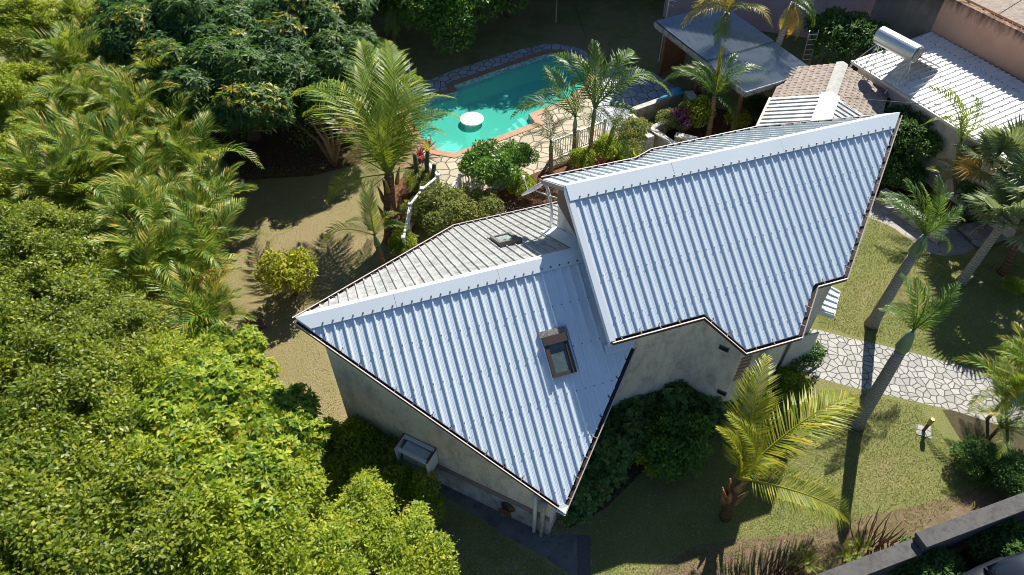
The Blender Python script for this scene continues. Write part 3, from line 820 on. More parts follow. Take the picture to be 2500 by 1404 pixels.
# antenna beside the carport
m = MB(); a0 = site(1627,40,2.4)
m.tube([(a0.x,a0.y,0),(a0.x,a0.y,3.5)], 0.025, 6)
for k in range(3): m.tube([(a0.x-0.05,a0.y,3.45-k*0.22),(a0.x+0.5-k*0.1,a0.y+0.1,3.3-k*0.22)], 0.012, 5)
tag(obj('aerial', m, M['pvc'], loc=(a0.x,a0.y,0)), 'thin white aerial pole behind the corner of the corrugated shelter', 'aerial')
# trunk like post behind
# ---- outbuilding with half metal, half tiled roof
E0, E1, E2 = site(2002,302,3.2), site(2040,232,3.2), site(2056,156,3.2)
rdir = (E2-E0); rdir.z = 0; Lr = rdir.length; rdir.normalize(); rsd = Vector((rdir.y,-rdir.x,0))
E0 = E0-rdir*0.5
outb = empty('outbuilding', (E1.x, E1.y, 0), 'small gabled outbuilding roofed half in metal and half in old brown tiles', 'outbuilding')
hw, drop = 2.15, 0.80
t1 = (E1-E0).length; t2 = t1+(E2-E1).length+0.1
def G3(t, s, dz=0): return E0+rdir*t+rsd*s+UP*(-drop*abs(s)/hw+dz)
def tile_roof_mat():
    m, t, b = new_mat('old_tiles')
    n2 = noise(t, 5, detail=9, rough=0.75)
    colr = ramp(t, n2, [(0.3,(0.10,0.08,0.068)), (0.5,(0.27,0.22,0.185)), (0.7,(0.38,0.33,0.285))])
    t.links.new(colr, b.inputs['Base Color']); b.inputs['Roughness'].default_value = 0.9
    return m
M['tiles'] = tile_roof_mat()
def ribbed(m, f, t0, t1, s0, s1, pitch, h, wb, wt, along='s'):
    P = [f(t0,s0,0), f(t1,s0,0), f(t1,s1,0), f(t0,s1,0)]
    m.hexa([p-UP*0.03 for p in P]+P)
    n = int((t1-t0)/pitch)
    for i in range(n):
        t_ = t0+pitch*(i+0.5)
        q = []
        for s in (s0+0.004*(1 if s1 > s0 else -1), s1-0.004*(1 if s1 > s0 else -1)):
            q += [f(t_-wb/2,s,0.001), f(t_+wb/2,s,0.001), f(t_+wt/2,s,h), f(t_-wt/2,s,h)]
        m.add(q, [(0,1,5,4),(1,2,6,5),(2,3,7,6),(3,0,4,7),(3,2,1,0),(4,5,6,7)])
for sg in (-1,1):
    m = MB(); ribbed(m, G3, 0, t1, 0.0, sg*hw, 0.30, 0.045, 0.10, 0.05); obj('metal_roof', m, M['roofback'], outb)
    m = MB()
    nr = 9
    for k in range(nr):       # overlapping tile courses
        sa, sb_ = sg*hw*k/nr, sg*hw*(k+1)/nr
        P = [G3(t1+0.01,sa,-0.03), G3(t2,sa,-0.03), G3(t2,sb_,0.012), G3(t1+0.01,sb_,0.012)]
        m.hexa([p-UP*0.03 for p in P]+P)
    n = int((t2-t1)/0.22)
    for i in range(n):
        t_ = t1+0.1+0.22*i
        m.add([G3(t_-0.05,0,-0.03), G3(t_+0.05,0,-0.03), G3(t_,0,0.0), G3(t_-0.05,sg*hw*0.99,-0.03), G3(t_+0.05,sg*hw*0.99,-0.03), G3(t_,sg*hw*0.99,0.0)], [(0,1,2),(5,4,3),(0,3,4,1),(1,4,5,2),(2,5,3,0)])
    obj('tiled_roof', m, M['tiles'], outb)
m = MB()
for sg in (-1,1):
    P = [G3(-0.02,0,0.075), G3(t1+0.06,0,0.075), G3(t1+0.06,sg*0.36,0.07), G3(-0.02,sg*0.36,0.07)]; m.hexa([p-UP*0.015 for p in P]+P)
obj('ridge_cap', m, surf('white_cap', (0.74,0.75,0.74), (0.62,0.63,0.62), 4, 0.5, dirt=(0.3,0.3,0.28), dscale=5, damt=(0.55,0.75)), outb)
m = MB()
for sg in (-1,1):
    P = [G3(t1+0.07,0,0.06), G3(t2+0.02,0,0.06), G3(t2+0.02,sg*0.24,0.055), G3(t1+0.07,sg*0.24,0.055)]; m.hexa([p-UP*0.02 for p in P]+P)
obj('old_ridge', m, surf('grey_ridge', (0.42,0.42,0.40), (0.30,0.30,0.29), 4, 0.8), outb)
m = MB()
w_ = hw-0.25
base = [E0+rdir*0.2-rsd*w_, E0+rdir*(t2-0.2)-rsd*w_, E0+rdir*(t2-0.2)+rsd*w_, E0+rdir*0.2+rsd*w_]
zt = 3.2-drop*w_/hw-0.06
lo = [Vector((p.x,p.y,0)) for p in base]; hi = [Vector((p.x,p.y,zt)) for p in base]
pk0, pk1 = (hi[0]+hi[3])/2+UP*(3.12-zt), (hi[1]+hi[2])/2+UP*(3.12-zt)
m.add(lo+hi+[pk0,pk1], [(0,1,5,4),(2,3,7,6),(3,0,4,8,7),(1,2,6,9,5),(4,5,9,8),(8,9,6,7)])
obj('wall', m, M['wall'], outb)
m = MB(); m.beam(G3(0,-hw-0.05,-0.03), G3(t1,-hw-0.05,-0.03), 0.10, 0.10); m2 = MB()
obj('gutter', m, M['gutter'], outb)

# ---- neighbour's shed with white ribbed roof
F0, F1_, F2 = site(2085,147,2.9), site(2265,262,2.9), site(2268,76,3.15)
fx = (F1_-F0); fx.z = 0; fx.normalize(); fy = (F2-F0); LW = fy.length
fyh = Vector((fy.x,fy.y,0)); fyh = (fyh-fx*fyh.dot(fx)).normalized(); fwid = Vector((F2-F0)).dot(fyh)
shed = empty('neighbour_shed', (F0.x,F0.y,0), 'low pale shed with a white ribbed metal roof beside the salmon wall', 'shed')
def S3(t, s, dz=0): return F0+fx*t+fyh*s+UP*(0.25*s/fwid+dz)
SL = 12.0
def shedmat():
    m, t, b = new_mat('white_sheet_rusty')
    n2 = noise(t, 2.3, detail=9, rough=0.8)
    colr = ramp(t, n2, [(0.50,(0.72,0.72,0.70)), (0.66,(0.52,0.50,0.46)), (0.74,(0.36,0.20,0.10))])
    t.links.new(colr, b.inputs['Base Color']); b.inputs['Metallic'].default_value = 0.1; b.inputs['Roughness'].default_value = 0.5; return m
m = MB(); ribbed(m, S3, 0, SL, 0, fwid+0.05, 0.26, 0.05, 0.09, 0.04); obj('metal_roof', m, shedmat(), shed)
sm = MB()
for i in range(46):
    for k in range(5): sm.box(S3(0.13+0.26*i, 0.3+k*fwid/5.2, 0.06), (0.035,0.035,0.025))
tag(obj('roof_screws', sm, M['screw'], shed), kind='stuff')
M['beigewall'] = surf('beige_render', (0.56,0.52,0.46), (0.46,0.42,0.37), 1.6, 0.9, spec=0.2, dirt=(0.36,0.31,0.27), dscale=1.7, bmp=0.15, bscale=30)
m = MB()
def wall_seg(m, t0, t1, z0, z1, s0=0.15, th=0.15):
    a, b = F0+fx*t0+fyh*s0, F0+fx*t1+fyh*s0
    o_ = fyh*th
    P = [a, b, b+o_, a+o_]
    m.hexa([Vector((p.x,p.y,z0)) for p in P]+[Vector((p.x,p.y,z1)) for p in P])
wall_seg(m, 0.25, 1.35, 0, 2.82); wall_seg(m, 2.25, SL-0.2, 0, 2.82); wall_seg(m, 1.35, 2.25, 2.25, 2.82)
a = F0+fx*0.25+fyh*0.301; m.beam((a.x,a.y,1.41), (a+fyh*(fwid-0.35)).to_tuple()[:2]+(1.41,), 0.15, 2.82)
obj('wall', m, M['beigewall'], shed)
m = MB(); wall_seg(m, 1.36, 2.24, 0.02, 2.2, 0.5, 0.04); obj('door', m, surf('dark_door', (0.06,0.05,0.045), rough=0.7), shed)
m = MB(); m.beam(S3(-0.05,-0.06,-0.07), S3(SL,-0.06,-0.07), 0.11, 0.11); obj('gutter', m, surf('white_gutter', (0.62,0.60,0.56), (0.5,0.47,0.43), 5, 0.6), shed)
m = MB(); m.tube([S3(0.02,-0.06,-0.09), S3(0.0,-0.1,-0.45), S3(0.25,0.08,-0.62)], 0.05, 8); obj('downpipe', m, M['pvc'], shed)
sl_ = MB()
q0 = F0+fx*2.0-fyh*0.02; sl_.beam((q0.x-0.9,q0.y-0.9,0.6), (q0.x+0.05,q0.y,2.6), 0.05, 0.05)
q0 = F0+fx*2.4; sl_.beam((q0.x-0.6,q0.y-1.3,0.6), (q0.x,q0.y-0.05,2.3), 0.04, 0.04)
tag(obj('lean_poles', sl_, M['pvc'], loc=(q0.x,q0.y,0)), 'two pale poles leaning against the shed wall by the dark doorway', 'poles')

# ---- solar water heater on the shed roof
T0, T1 = site(2146,84,4.25), site(2240,134,4.25)
ax = (T1-T0).normalized(); tl = (T1-T0).length
heater = empty('solar_water_heater', ((T0+T1)/2-UP*1.3), 'silver solar water heater tank with grey panel standing on the white roof', 'water heater')
m = MB(); m.tube([T0, T0+ax*0.04, T1-ax*0.04, T1], [0.33,0.36,0.36,0.33], 28)
obj('tank', m, surf('brushed_steel', (0.62,0.64,0.64), (0.55,0.57,0.57), 2, 0.32, metal=0.75), heater, smooth=False)
m = MB()
for e, s in ((T0,-1),(T1,1)):
    m.tube([e+ax*s*0.002, e+ax*s*0.03], 0.30, 24)
obj('end_cap', m, surf('dark_cap', (0.07,0.07,0.075), rough=0.4), heater)
m = MB(); pv = [T1+ax*0.035+Vector((math.cos(t_)*0,0,0))+(UP*math.sin(t_)+ax.cross(UP)*math.cos(t_)*0.7)*0.12 for t_ in [math.pi*k/8 for k in range(0,13)]]
m.tube(pv, 0.018, 6); obj('end_pipe', m, M['pvc'], heater)
out = ax.cross(UP); 
if out.y < 0: out = -out
c0, c1_ = T0+ax*0.5+out*0.25-UP*0.12, T1+ax*0.12+out*0.25-UP*0.12
d_ = out*1.75-UP*0.95
m = MB(); P = [c0, c1_, c1_+d_, c0+d_]; m.hexa([p-UP*0.08 for p in P]+P); obj('collector_panel', m, surf('grey_collector', (0.36,0.36,0.34), (0.31,0.31,0.30), 3, 0.35), heater)
m = MB()
zr = lambda p: 2.92+max(0, (Vector((p.x,p.y,0))-Vector((F0.x,F0.y,0))).dot(fyh))*0.25/fwid+0.03
for e in (T0+ax*0.15, T1-ax*0.15):
    a = e-UP*0.27
    for q in (e-out*0.55+ax*0.1, e-out*0.55-ax*0.5, e+out*0.3):
        m.tube([a, Vector((q.x,q.y,zr(q)))], 0.02, 6)
a, b = T0+ax*0.15-out*0.55, T1-ax*0.15-out*0.55
m.tube([Vector((a.x,a.y,zr(a))), T1-ax*0.15-UP*0.27], 0.012, 5); m.tube([Vector((b.x,b.y,zr(b))), T0+ax*0.15-UP*0.27], 0.012, 5)
m.tube([T0+ax*0.1-out*0.2-UP*0.28, T1-ax*0.1-out*0.2-UP*0.28], 0.02, 6)
obj('stand', m, surf('galv_stand', (0.52,0.54,0.55), rough=0.4, metal=0.5), heater)

# ---- salmon boundary wall, lavender building and the timber shelter behind
O0, O1 = site(2268,76,3.1), site(2500,199,3.1)
od = (O1-O0); od.z = 0; od.normalize(); on_ = Vector((od.y,-od.x,0))
if on_.y > 0: on_ = -on_
swall = empty('salmon_wall', (O0.x,O0.y,0), 'tall salmon boundary wall with black mould along its top', 'wall')
def stained(name, c1, c2, zt, amt=0.9, th=0.9):
    """render with grey-black mould running down from the coping (wear of its own)"""
    m, t, b = new_mat(name)
    base = ramp(t, noise(t, 0.9, detail=5), [(0.3,c2),(0.7,c1)])
    g = t.nodes.new('ShaderNodeNewGeometry'); sp = t.nodes.new('ShaderNodeSeparateXYZ'); t.links.new(g.outputs['Position'], sp.inputs[0])
    n2 = noise(t, 3.5, detail=8, rough=0.7, stretch=(1,1,0.25))
    md = t.nodes.new('ShaderNodeMath'); md.operation = 'MULTIPLY_ADD'; t.links.new(n2, md.inputs[0]); md.inputs[1].default_value = 1.6; t.links.new(sp.outputs[2], md.inputs[2])
    f = ramp(t, md.outputs[0], [(0,(0,0,0)),(1,(1,1,1))])
    mr = t.nodes.new('ShaderNodeMapRange'); t.links.new(md.outputs[0], mr.inputs[0]); mr.inputs[1].default_value = zt+0.35; mr.inputs[2].default_value = zt+th; 
    mm = t.nodes.new('ShaderNodeMath'); mm.operation = 'MULTIPLY'; t.links.new(mr.outputs[0], mm.inputs[0]); mm.inputs[1].default_value = amt
    t.links.new(mix(t, mm.outputs[0], base, (0.03,0.028,0.026)), b.inputs['Base Color']); b.inputs['Roughness'].default_value = 0.92; b.inputs['Specular IOR Level'].default_value = 0.15
    return m
def wallbox(m, a, b, z0, z1, th):
    d = (b-a); d.z = 0; d.normalize(); o_ = Vector((d.y,-d.x,0))
    if o_.y > 0: o_ = -o_
    P = [a, b, b-o_*th, a-o_*th]
    m.hexa([Vector((p.x,p.y,z0)) for p in P]+[Vector((p.x,p.y,z1)) for p in P])
m = MB(); wallbox(m, O0+od*0.05, O0+od*14, 0, 4.75, 0.25); obj('salmon_render', m, stained('salmon_paint', (0.62,0.36,0.25), (0.54,0.31,0.21), 4.75), swall)
m = MB(); wallbox(m, O0-od*3.1, O0+od*0.04, 0, 4.8, 0.25); obj('cream_render', m, stained('cream_mouldy', (0.40,0.33,0.25), (0.26,0.21,0.16), 3.4, 0.92, 2.2), swall)
lav = empty('lavender_building', (17,37,0), 'plain lavender pink building wall behind the corrugated shelter', 'building')
LV0, LV1 = site(1700,20,0), site(2140,120,0)
LV0 = Vector((8.3,37.4,0)); LV1 = Vector((20.5,33.6,0))
m = MB(); wallbox(m, LV0, LV1, 0, 8.6, 5.0); obj('wall', m, surf('lavender_render', (0.52,0.40,0.44), (0.46,0.35,0.39), 1.2, 0.9, spec=0.2, dirt=(0.38,0.30,0.33), dscale=1.2), lav)
m = MB(); P = [LV0, LV1, LV1+Vector((1.6,4.8,0)), LV0+Vector((1.6,4.8,0))]
m.hexa([p+UP*8.61 for p in P]+[p+UP*8.75 for p in P]); obj('roof', m, M['fascia'], lav)
# timber shelter
H0 = site(2300,-20,4.2); 
shel = empty('timber_shelter', (24,33,0), 'weathered brown shelter roof on timber posts behind the salmon wall', 'shelter')
hx = od; hy = -on_
HB_ = O0+hy*1.0+od*0.1
def H3(t, s, dz=0): return Vector((HB_.x,HB_.y,0))+hx*t+hy*s+UP*(4.35+0.28*s+dz)
def thatch():
    m, t, b = new_mat('weathered_thatch')
    n2 = noise(t, 9, detail=9, rough=0.8, stretch=(0.35,1,1))
    t.links.new(ramp(t, n2, [(0.3,(0.16,0.125,0.10)),(0.5,(0.36,0.30,0.25)),(0.72,(0.50,0.44,0.38))]), b.inputs['Base Color']); b.inputs['Roughness'].default_value = 0.95
    bump(t, b, n2, 0.8, 0.03); return m
M['thatch'] = thatch()
for t0, t1_ in ((-0.6,1.75),(1.79,4.6),(4.63,11)):
    m = MB(); P = [H3(t0,0.25), H3(t1_,0.25), H3(t1_,5.5), H3(t0,5.5)]; m.hexa([p-UP*0.09 for p in P]+P); obj('roof_panel', m, M['thatch'], shel)
m = MB(); m.beam(H3(0.0,0.55,-0.2), H3(11,0.55,-0.2), 0.12, 0.16)
for k in range(14): m.beam(H3(0.3+k*0.75,0.12,-0.14), H3(0.3+k*0.75,5.3,-0.14), 0.06, 0.09)
obj('rafters', m, surf('grey_timber', (0.30,0.25,0.20), (0.2,0.16,0.13), 6, 0.9), shel)
for t_ in (1.6,3.9,6.5,9):
    m = MB(); p = H3(t_,0.8); m.beam((p.x,p.y,0), (p.x,p.y,p.z-0.25), 0.16, 0.16, up=hx); obj('post', m, M['wood'], shel)
m = MB()
for k in range(40):
    p = H3(1.0+k*0.22,1.3); m.beam((p.x,p.y,0.5), (p.x,p.y,p.z-0.45), 0.17, 0.03, up=hy)
obj('board_wall', m, surf('red_brown_boards', (0.24,0.10,0.055), (0.15,0.06,0.035), 5, 0.85), shel)

# ---- garden ladder, cable
LB = site(1966,172,0.8); LB = Vector((LB.x, LB.y, 0.0)); LT = site(1988,75,3.3)
lad = empty('ladder', LB, 'aluminium ladder leaning upright beside the corrugated shelter', 'ladder')
m = MB(); sd = Vector((0.21,0.03,0))
for s in (-1,1): 
    m2 = MB(); m2.beam(LB+sd*s, LT+sd*s, 0.035, 0.06); obj('rail', m2, surf('aluminium', (0.66,0.67,0.68), rough=0.35, metal=0.6), lad)
for k in range(11):
    f = (k+0.6)/11.3; p = LB+(LT-LB)*f
    m.tube([p-sd, p+sd], 0.018, 6)
obj('rungs', m, M['pvc'], lad)
ca, cb_ = G3(t1+0.1,0.55,0.15), site(2262,255,3.05)
def cable(name, a, b, sag, label, r_=0.012):
    m = MB(); m.tube([a+(b-a)*(k/14)-UP*(sag*4*(k/14)*(1-k/14)) for k in range(15)], r_, 5)
    tag(obj(name, m, surf('cable_black', (0.03,0.03,0.03), rough=0.5), loc=a), label, 'cable')
cable('power_cable', ca, site(2560,262,3.6), 0.12, 'thin dark cable stretched from the outbuilding across the pale shed')
m = MB(); pa = site(1420,0,0.0); 
cable('hose', site(1398,-10,0.03), site(1432,95,0.03), 0.0, 'thin garden hose lying on the shaded lawn beyond the pool', 0.015)

# ---- low garden walls and steps by the pool terrace
M['oldwall'] = surf('stained_garden_wall', (0.46,0.43,0.38), (0.34,0.31,0.27), 2, 0.9, spec=0.2, dirt=(0.09,0.085,0.08), dscale=3.2, damt=(0.46,0.66), stretch=(1,1,0.3), bmp=0.2, bscale=30)
M['capstone'] = surf('pale_capstone', (0.56,0.54,0.50), (0.44,0.42,0.38), 3, 0.85, spec=0.2, dirt=(0.25,0.24,0.22), dscale=5)
def gwall(name, pts, z, th, label, cap=True):
    pts = [Vector((p.x,p.y,0)) for p in pts]
    r_ = empty(name, pts[0], label, 'garden wall'); m = MB(); c = MB()
    for a, b in zip(pts[:-1], pts[1:]):
        d = (b-a).normalized(); o_ = Vector((d.y,-d.x,0))
        wallbox(m, a, b+d*0.0, 0, z, th)
        if cap:
            o2 = o_ if o_.y <= 0 else -o_
            P = [a+o2*0.03-d*0.02, b+o2*0.03+d*0.02, b-o2*(th+0.03)+d*0.02, a-o2*(th+0.03)-d*0.02]
            c.hexa([p+UP*(z+0.002) for p in P]+[p+UP*(z+0.05) for p in P])
    obj('wall_face', m, M['oldwall'], r_)
    if cap: obj('capping', c, M['capstone'], r_)
gwall('garden_wall', [site(1545,272,0.8), site(1668,229,0.8)], 0.8, 0.2, 'stained grey retaining wall between the patio and the planted bed')
gwall('garden_wall', [site(1672,226,0.95), site(1686,246,0.95)], 0.95, 0.35, 'short speckled pillar wall at the end of the stained retaining wall')
gwall('garden_wall', [site(1535,283,0.7), site(1580,318,0.7)], 0.7, 0.2, 'pale stair wall sloping down beside the garden steps')
gwall('garden_wall', [site(1584,316,0.75), site(1645,358,0.75)], 0.75, 0.22, 'stained planter wall running toward the upper roof eave')
gwall('garden_wall', [site(1590,315,0.75), site(1632,297,0.75)], 0.7, 0.18, 'low wall closing the planter below the purple plant')
gwall('garden_wall', [site(1648,332,0.7), site(1700,345,0.7)], 0.65, 0.3, 'short pale block wall just behind the upper roof eave')
gwall('garden_wall', [site(2150,468,0.45), site(2300,575,0.45)], 0.45, 0.3, 'low beige garden wall beside the shaded curved path')
gwall('garden_wall', [site(2290,345,0.9), site(2420,445,0.9)], 0.9, 0.2, 'dim beige wall behind the shaded shrubs near the shed')
m = MB()
s0 = site(1575,352,0)
for k in range(4):
    c = s0+Vector((-0.32*k-0.1,-0.15*k,0)); m.box((c.x,c.y,0.09*(4-k)-0.0), (0.36,1.0,0.18*(4-k)), 0.45)
tag(obj('garden_steps', m, M['capstone'], loc=s0), 'weathered concrete garden steps beside the stained planter wall', 'steps')
# blue pool cover lying on the wall, terracotta pot
bl = site(1640,232,0.9); m = MB()
for k in range(6):
    a = bl+Vector((-0.75+0.1*k,-0.45+0.10*k,0.0)); b = bl+Vector((0.45,0.10*k-0.05,0.10+0.03*math.sin(k*2)))
    m.tube([a, (a+b)/2+UP*0.07, b], [0.05,0.09,0.06], 7)
tag(obj('rolled_cover', m, surf('blue_plastic', (0.05,0.26,0.50), (0.12,0.36,0.58), 6, 0.4), smooth=True, loc=bl), 'crumpled blue plastic cover lying on the stained retaining wall', 'cover')
pp = site(1692,250,0); 
pot = empty('plant_pot', pp, 'terracotta plant pot behind the bright green bush', 'pot')
m = MB(); m.lathe(pp, [(0.20,0.0),(0.30,0.45),(0.34,0.50),(0.34,0.58),(0.29,0.58),(0.27,0.5)], 22); obj('pot_body', m, surf('terracotta', (0.33,0.13,0.07), (0.25,0.10,0.06), 5, 0.8), pot, smooth=True)
m = MB(); m.lathe(pp+UP*0.48, [(0.28,0.0),(0.27,0.03)], 18); obj('pot_soil', m, M['soil'], pot)

# ---- white railings
M['rail'] = surf('white_rail', (0.80,0.80,0.79), (0.70,0.70,0.69), 4, 0.5)
def railing(pts, label, hgt=1.0):
    pts = [Vector((p.x,p.y,0)) for p in pts]
    r_ = empty('railing', pts[0], label, 'railing')
    m = MB()
    for a, b in zip(pts[:-1], pts[1:]): m.beam(a+UP*hgt, b+UP*hgt, 0.09, 0.05)
    obj('handrail', m, M['rail'], r_)
    m = MB()
    for a, b in zip(pts[:-1], pts[1:]): m.beam(a+UP*0.12, b+UP*0.12, 0.05, 0.05)
    obj('bottom_rail', m, M['rail'], r_)
    for p in pts:
        m = MB(); m.box(p+UP*(hgt/2+0.03), (0.10,0.10,hgt+0.06)); m.box(p+UP*(hgt+0.08), (0.14,0.14,0.05)); obj('post', m, M['rail'], r_)
    nb = 0
    for a, b in zip(pts[:-1], pts[1:]):
        L = (b-a).length; n = int(L/0.12)
        for k in range(1, n):
            p = a+(b-a)*(k/n); m = MB(); m.box(p+UP*(hgt/2+0.03), (0.035,0.035,hgt-0.17)); obj('baluster', m, M['rail'], r_); nb += 1
railing([site(985,582,1), site(1001,501,1), site(1030,463,1), site(1070,430,1), site(1043,396,1)], 'white garden railing bent around the big coconut palm bed')
railing([site(1098,462,1), site(1123,432,1), site(1170,412,1)], 'short white railing behind the round glossy green bush')
railing([site(1345,346,1), site(1412,320,1), site(1478,294,1)], 'white railing behind the group of slender palms')

# ---- boundary wall at the lower right
bw = empty('boundary_wall', site(2222,1316,1.5)-UP*1.5, 'dark grey boundary wall with a broad coping and one step in height', 'boundary wall')
M['bwall'] = surf('dark_render', (0.085,0.085,0.088), (0.05,0.05,0.053), 1.5, 0.9, spec=0.2, dirt=(0.17,0.17,0.175), dscale=1.2, damt=(0.55,0.75), stretch=(0.4,0.4,1), bmp=0.2, bscale=30)
M['bcap'] = surf('grey_coping', (0.12,0.117,0.115), (0.085,0.083,0.08), 2.5, 0.9, spec=0.15, dirt=(0.055,0.055,0.055), dscale=5, bmp=0.3, bscale=60)
for (a, b, z) in ((site(1700,1513,1.35), site(2226,1315,1.35), 1.35), (site(2236,1300,1.62), site(2700,1127,1.62), 1.62)):
    d = (b-a); d.z = 0; d.normalize(); o_ = Vector((d.y,-d.x,0))        # outward to the camera side
    P = [a-o_*0.0, b-o_*0.0, b+o_*0.40, a+o_*0.40]
    m = MB(); m.hexa([Vector((p.x,p.y,z-0.10)) for p in P]+[Vector((p.x,p.y,z)) for p in P]); obj('coping', m, M['bcap'], bw)
    P = [a+o_*0.05, b+o_*0.05, b+o_*0.35, a+o_*0.35]
    m = MB(); m.hexa([Vector((p.x,p.y,-0.1)) for p in P]+[Vector((p.x,p.y,z-0.101)) for p in P]); obj('wall_face', m, M['bwall'], bw)
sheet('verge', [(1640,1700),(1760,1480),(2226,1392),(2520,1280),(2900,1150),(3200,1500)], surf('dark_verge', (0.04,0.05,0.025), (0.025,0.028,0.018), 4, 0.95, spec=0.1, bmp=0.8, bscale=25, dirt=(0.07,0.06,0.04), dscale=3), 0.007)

# ---- parked car just outside the wall (only its roof corner is in view)
cc = site(2520,1432,0.7); cc.z = 0
car = empty('parked_car', cc, 'shiny dark car parked outside the boundary wall, only its corner showing', 'car')
ang = math.atan2(od.y*0+0.33, 0.94)
def C3(x, y, z): return Vector((cc.x+x*math.cos(ang)-y*math.sin(ang), cc.y+x*math.sin(ang)+y*math.cos(ang), z))
def loft(m, secs):
    """cross-sections along x: [x, [(y,z)...]]"""
    n = len(secs[0][1]); o = len(m.v)
    for x, pr in secs:
        for y, z in pr: m.v.append(tuple(C3(x, y, z)))
    for i in range(len(secs)-1):
        for k in range(n): m.f.append((o+i*n+k, o+i*n+(k+1) % n, o+(i+1)*n+(k+1) % n, o+(i+1)*n+k))
    m.f.append(tuple(o+k for k in reversed(range(n)))); m.f.append(tuple(o+(len(secs)-1)*n+k for k in range(n)))
def prof(w_, zb, zt, wt): return [(-w_*0.9,zb),(w_*0.9,zb),(w_,zb+0.2),(w_,zt-0.15),(wt,zt),(0,zt+0.03),(-wt,zt),(-w_,zt-0.15),(-w_,zb+0.2)]
m = MB(); loft(m, [(-2.05,prof(0.72,0.35,0.72,0.6)),(-1.9,prof(0.82,0.28,0.85,0.7)),(-1.0,prof(0.86,0.24,0.95,0.75)),(0.6,prof(0.87,0.24,0.98,0.76)),(1.7,prof(0.84,0.26,0.98,0.74)),(2.0,prof(0.74,0.35,0.85,0.62))])
pm, pt_, pb_ = new_mat('dark_car_paint'); pb_.inputs['Base Color'].default_value = (0.02,0.024,0.032,1); pb_.inputs['Roughness'].default_value = 0.18; pb_.inputs['Coat Weight'].default_value = 1.0
obj('body', m, pm, car, smooth=True)
m = MB(); loft(m, [(-1.0,prof(0.74,0.9,1.0,0.6)),(-0.3,prof(0.72,0.9,1.42,0.55)),(0.8,prof(0.72,0.9,1.46,0.56)),(1.75,prof(0.70,0.9,1.05,0.58))]); obj('cabin', m, pm, car, smooth=True)
m = MB()
for s in (-1,1):
    m.hexa([C3(-0.7,s*0.735,1.0),C3(1.4,s*0.725,1.02),C3(1.4,s*0.715,1.02),C3(-0.7,s*0.715,1.0),C3(-0.2,s*0.70,1.33),C3(1.1,s*0.70,1.33),C3(1.1,s*0.68,1.33),C3(-0.2,s*0.68,1.33)])
obj('window', m, glass_mat('car_glass', (0.01,0.012,0.014)), car)
for x in (-1.3,1.3):
    for s in (-1,1):
        m = MB(); m.tube([C3(x,s*0.72,0.31), C3(x,s*0.90,0.31)], 0.31, 20); wh = obj('wheel', m, surf('tyre', (0.02,0.02,0.02), rough=0.9), car)
        m = MB(); m.tube([C3(x,s*0.895,0.31), C3(x,s*0.91,0.31)], 0.20, 16); obj('rim', m, M['pvc'], wh)

# ---- small garden things
bp = site(2254,1052,0); m = MB()
tag(sheet('stepping_slab', [(2235,1036),(2272,1042),(2274,1072),(2236,1060)], M['path'], 0.02), 'x')
del bpy.data.objects['stepping_slab']['label']
lampb = empty('bollard_light', bp, 'short brass garden bollard light standing on a paved slab', 'garden light')
m = MB(); m.tube([(bp.x,bp.y,0.02),(bp.x,bp.y,0.42)], 0.05, 14); obj('stem', m, surf('bronze', (0.16,0.08,0.05), rough=0.5, metal=0.4), lampb, smooth=True)
m = MB(); m.lathe((bp.x,bp.y,0.42), [(0.07,0.0),(0.07,0.22),(0.06,0.25)], 16); obj('lamp_head', m, surf('brass', (0.42,0.34,0.16), rough=0.4, metal=0.5), lampb)
pb2 = site(600,465,0); m = MB(); m.tube([pb2, pb2+UP*0.55], 0.055, 12)
tag(obj('white_pipe', m, M['whitep'], smooth=True, loc=pb2), 'short white pipe standing upright in the shaded lawn', 'pipe')
tp = site(1003,200,0); m = MB(); m.tube([tp, tp+UP*1.1], 0.05, 10)
tag(obj('white_post', m, M['whitep'], smooth=True, loc=tp), 'white post at the end of the pool behind the palm fronds', 'post')
mc = site(625,795,0)
m = MB(); m.prism([site(600,782),site(640,770),site(652,800),(site(606,814))], 0.0, 0.05); o = obj('manhole_cover', m, surf('rust_cover', (0.15,0.075,0.06), (0.11,0.055,0.045), 6, 0.85, bmp=0.3), loc=mc)
tag(o, 'square red brown inspection cover in the lawn near the palm grove', 'cover')
# curved kerb at the end of the stone path
m = MB(); kp = [site(u, v, 0.06) for u, v in [(1925,912),(1950,910),(1975,902),(1995,888),(2006,868)]]
for a, b in zip(kp[:-1], kp[1:]): m.beam(a, b, 0.09, 0.12)
tag(obj('curved_kerb', m, surf('kerb_stone', (0.30,0.28,0.25), rough=0.9), loc=kp[0]), 'thin curved stone edging around the planter on the path', 'kerb')
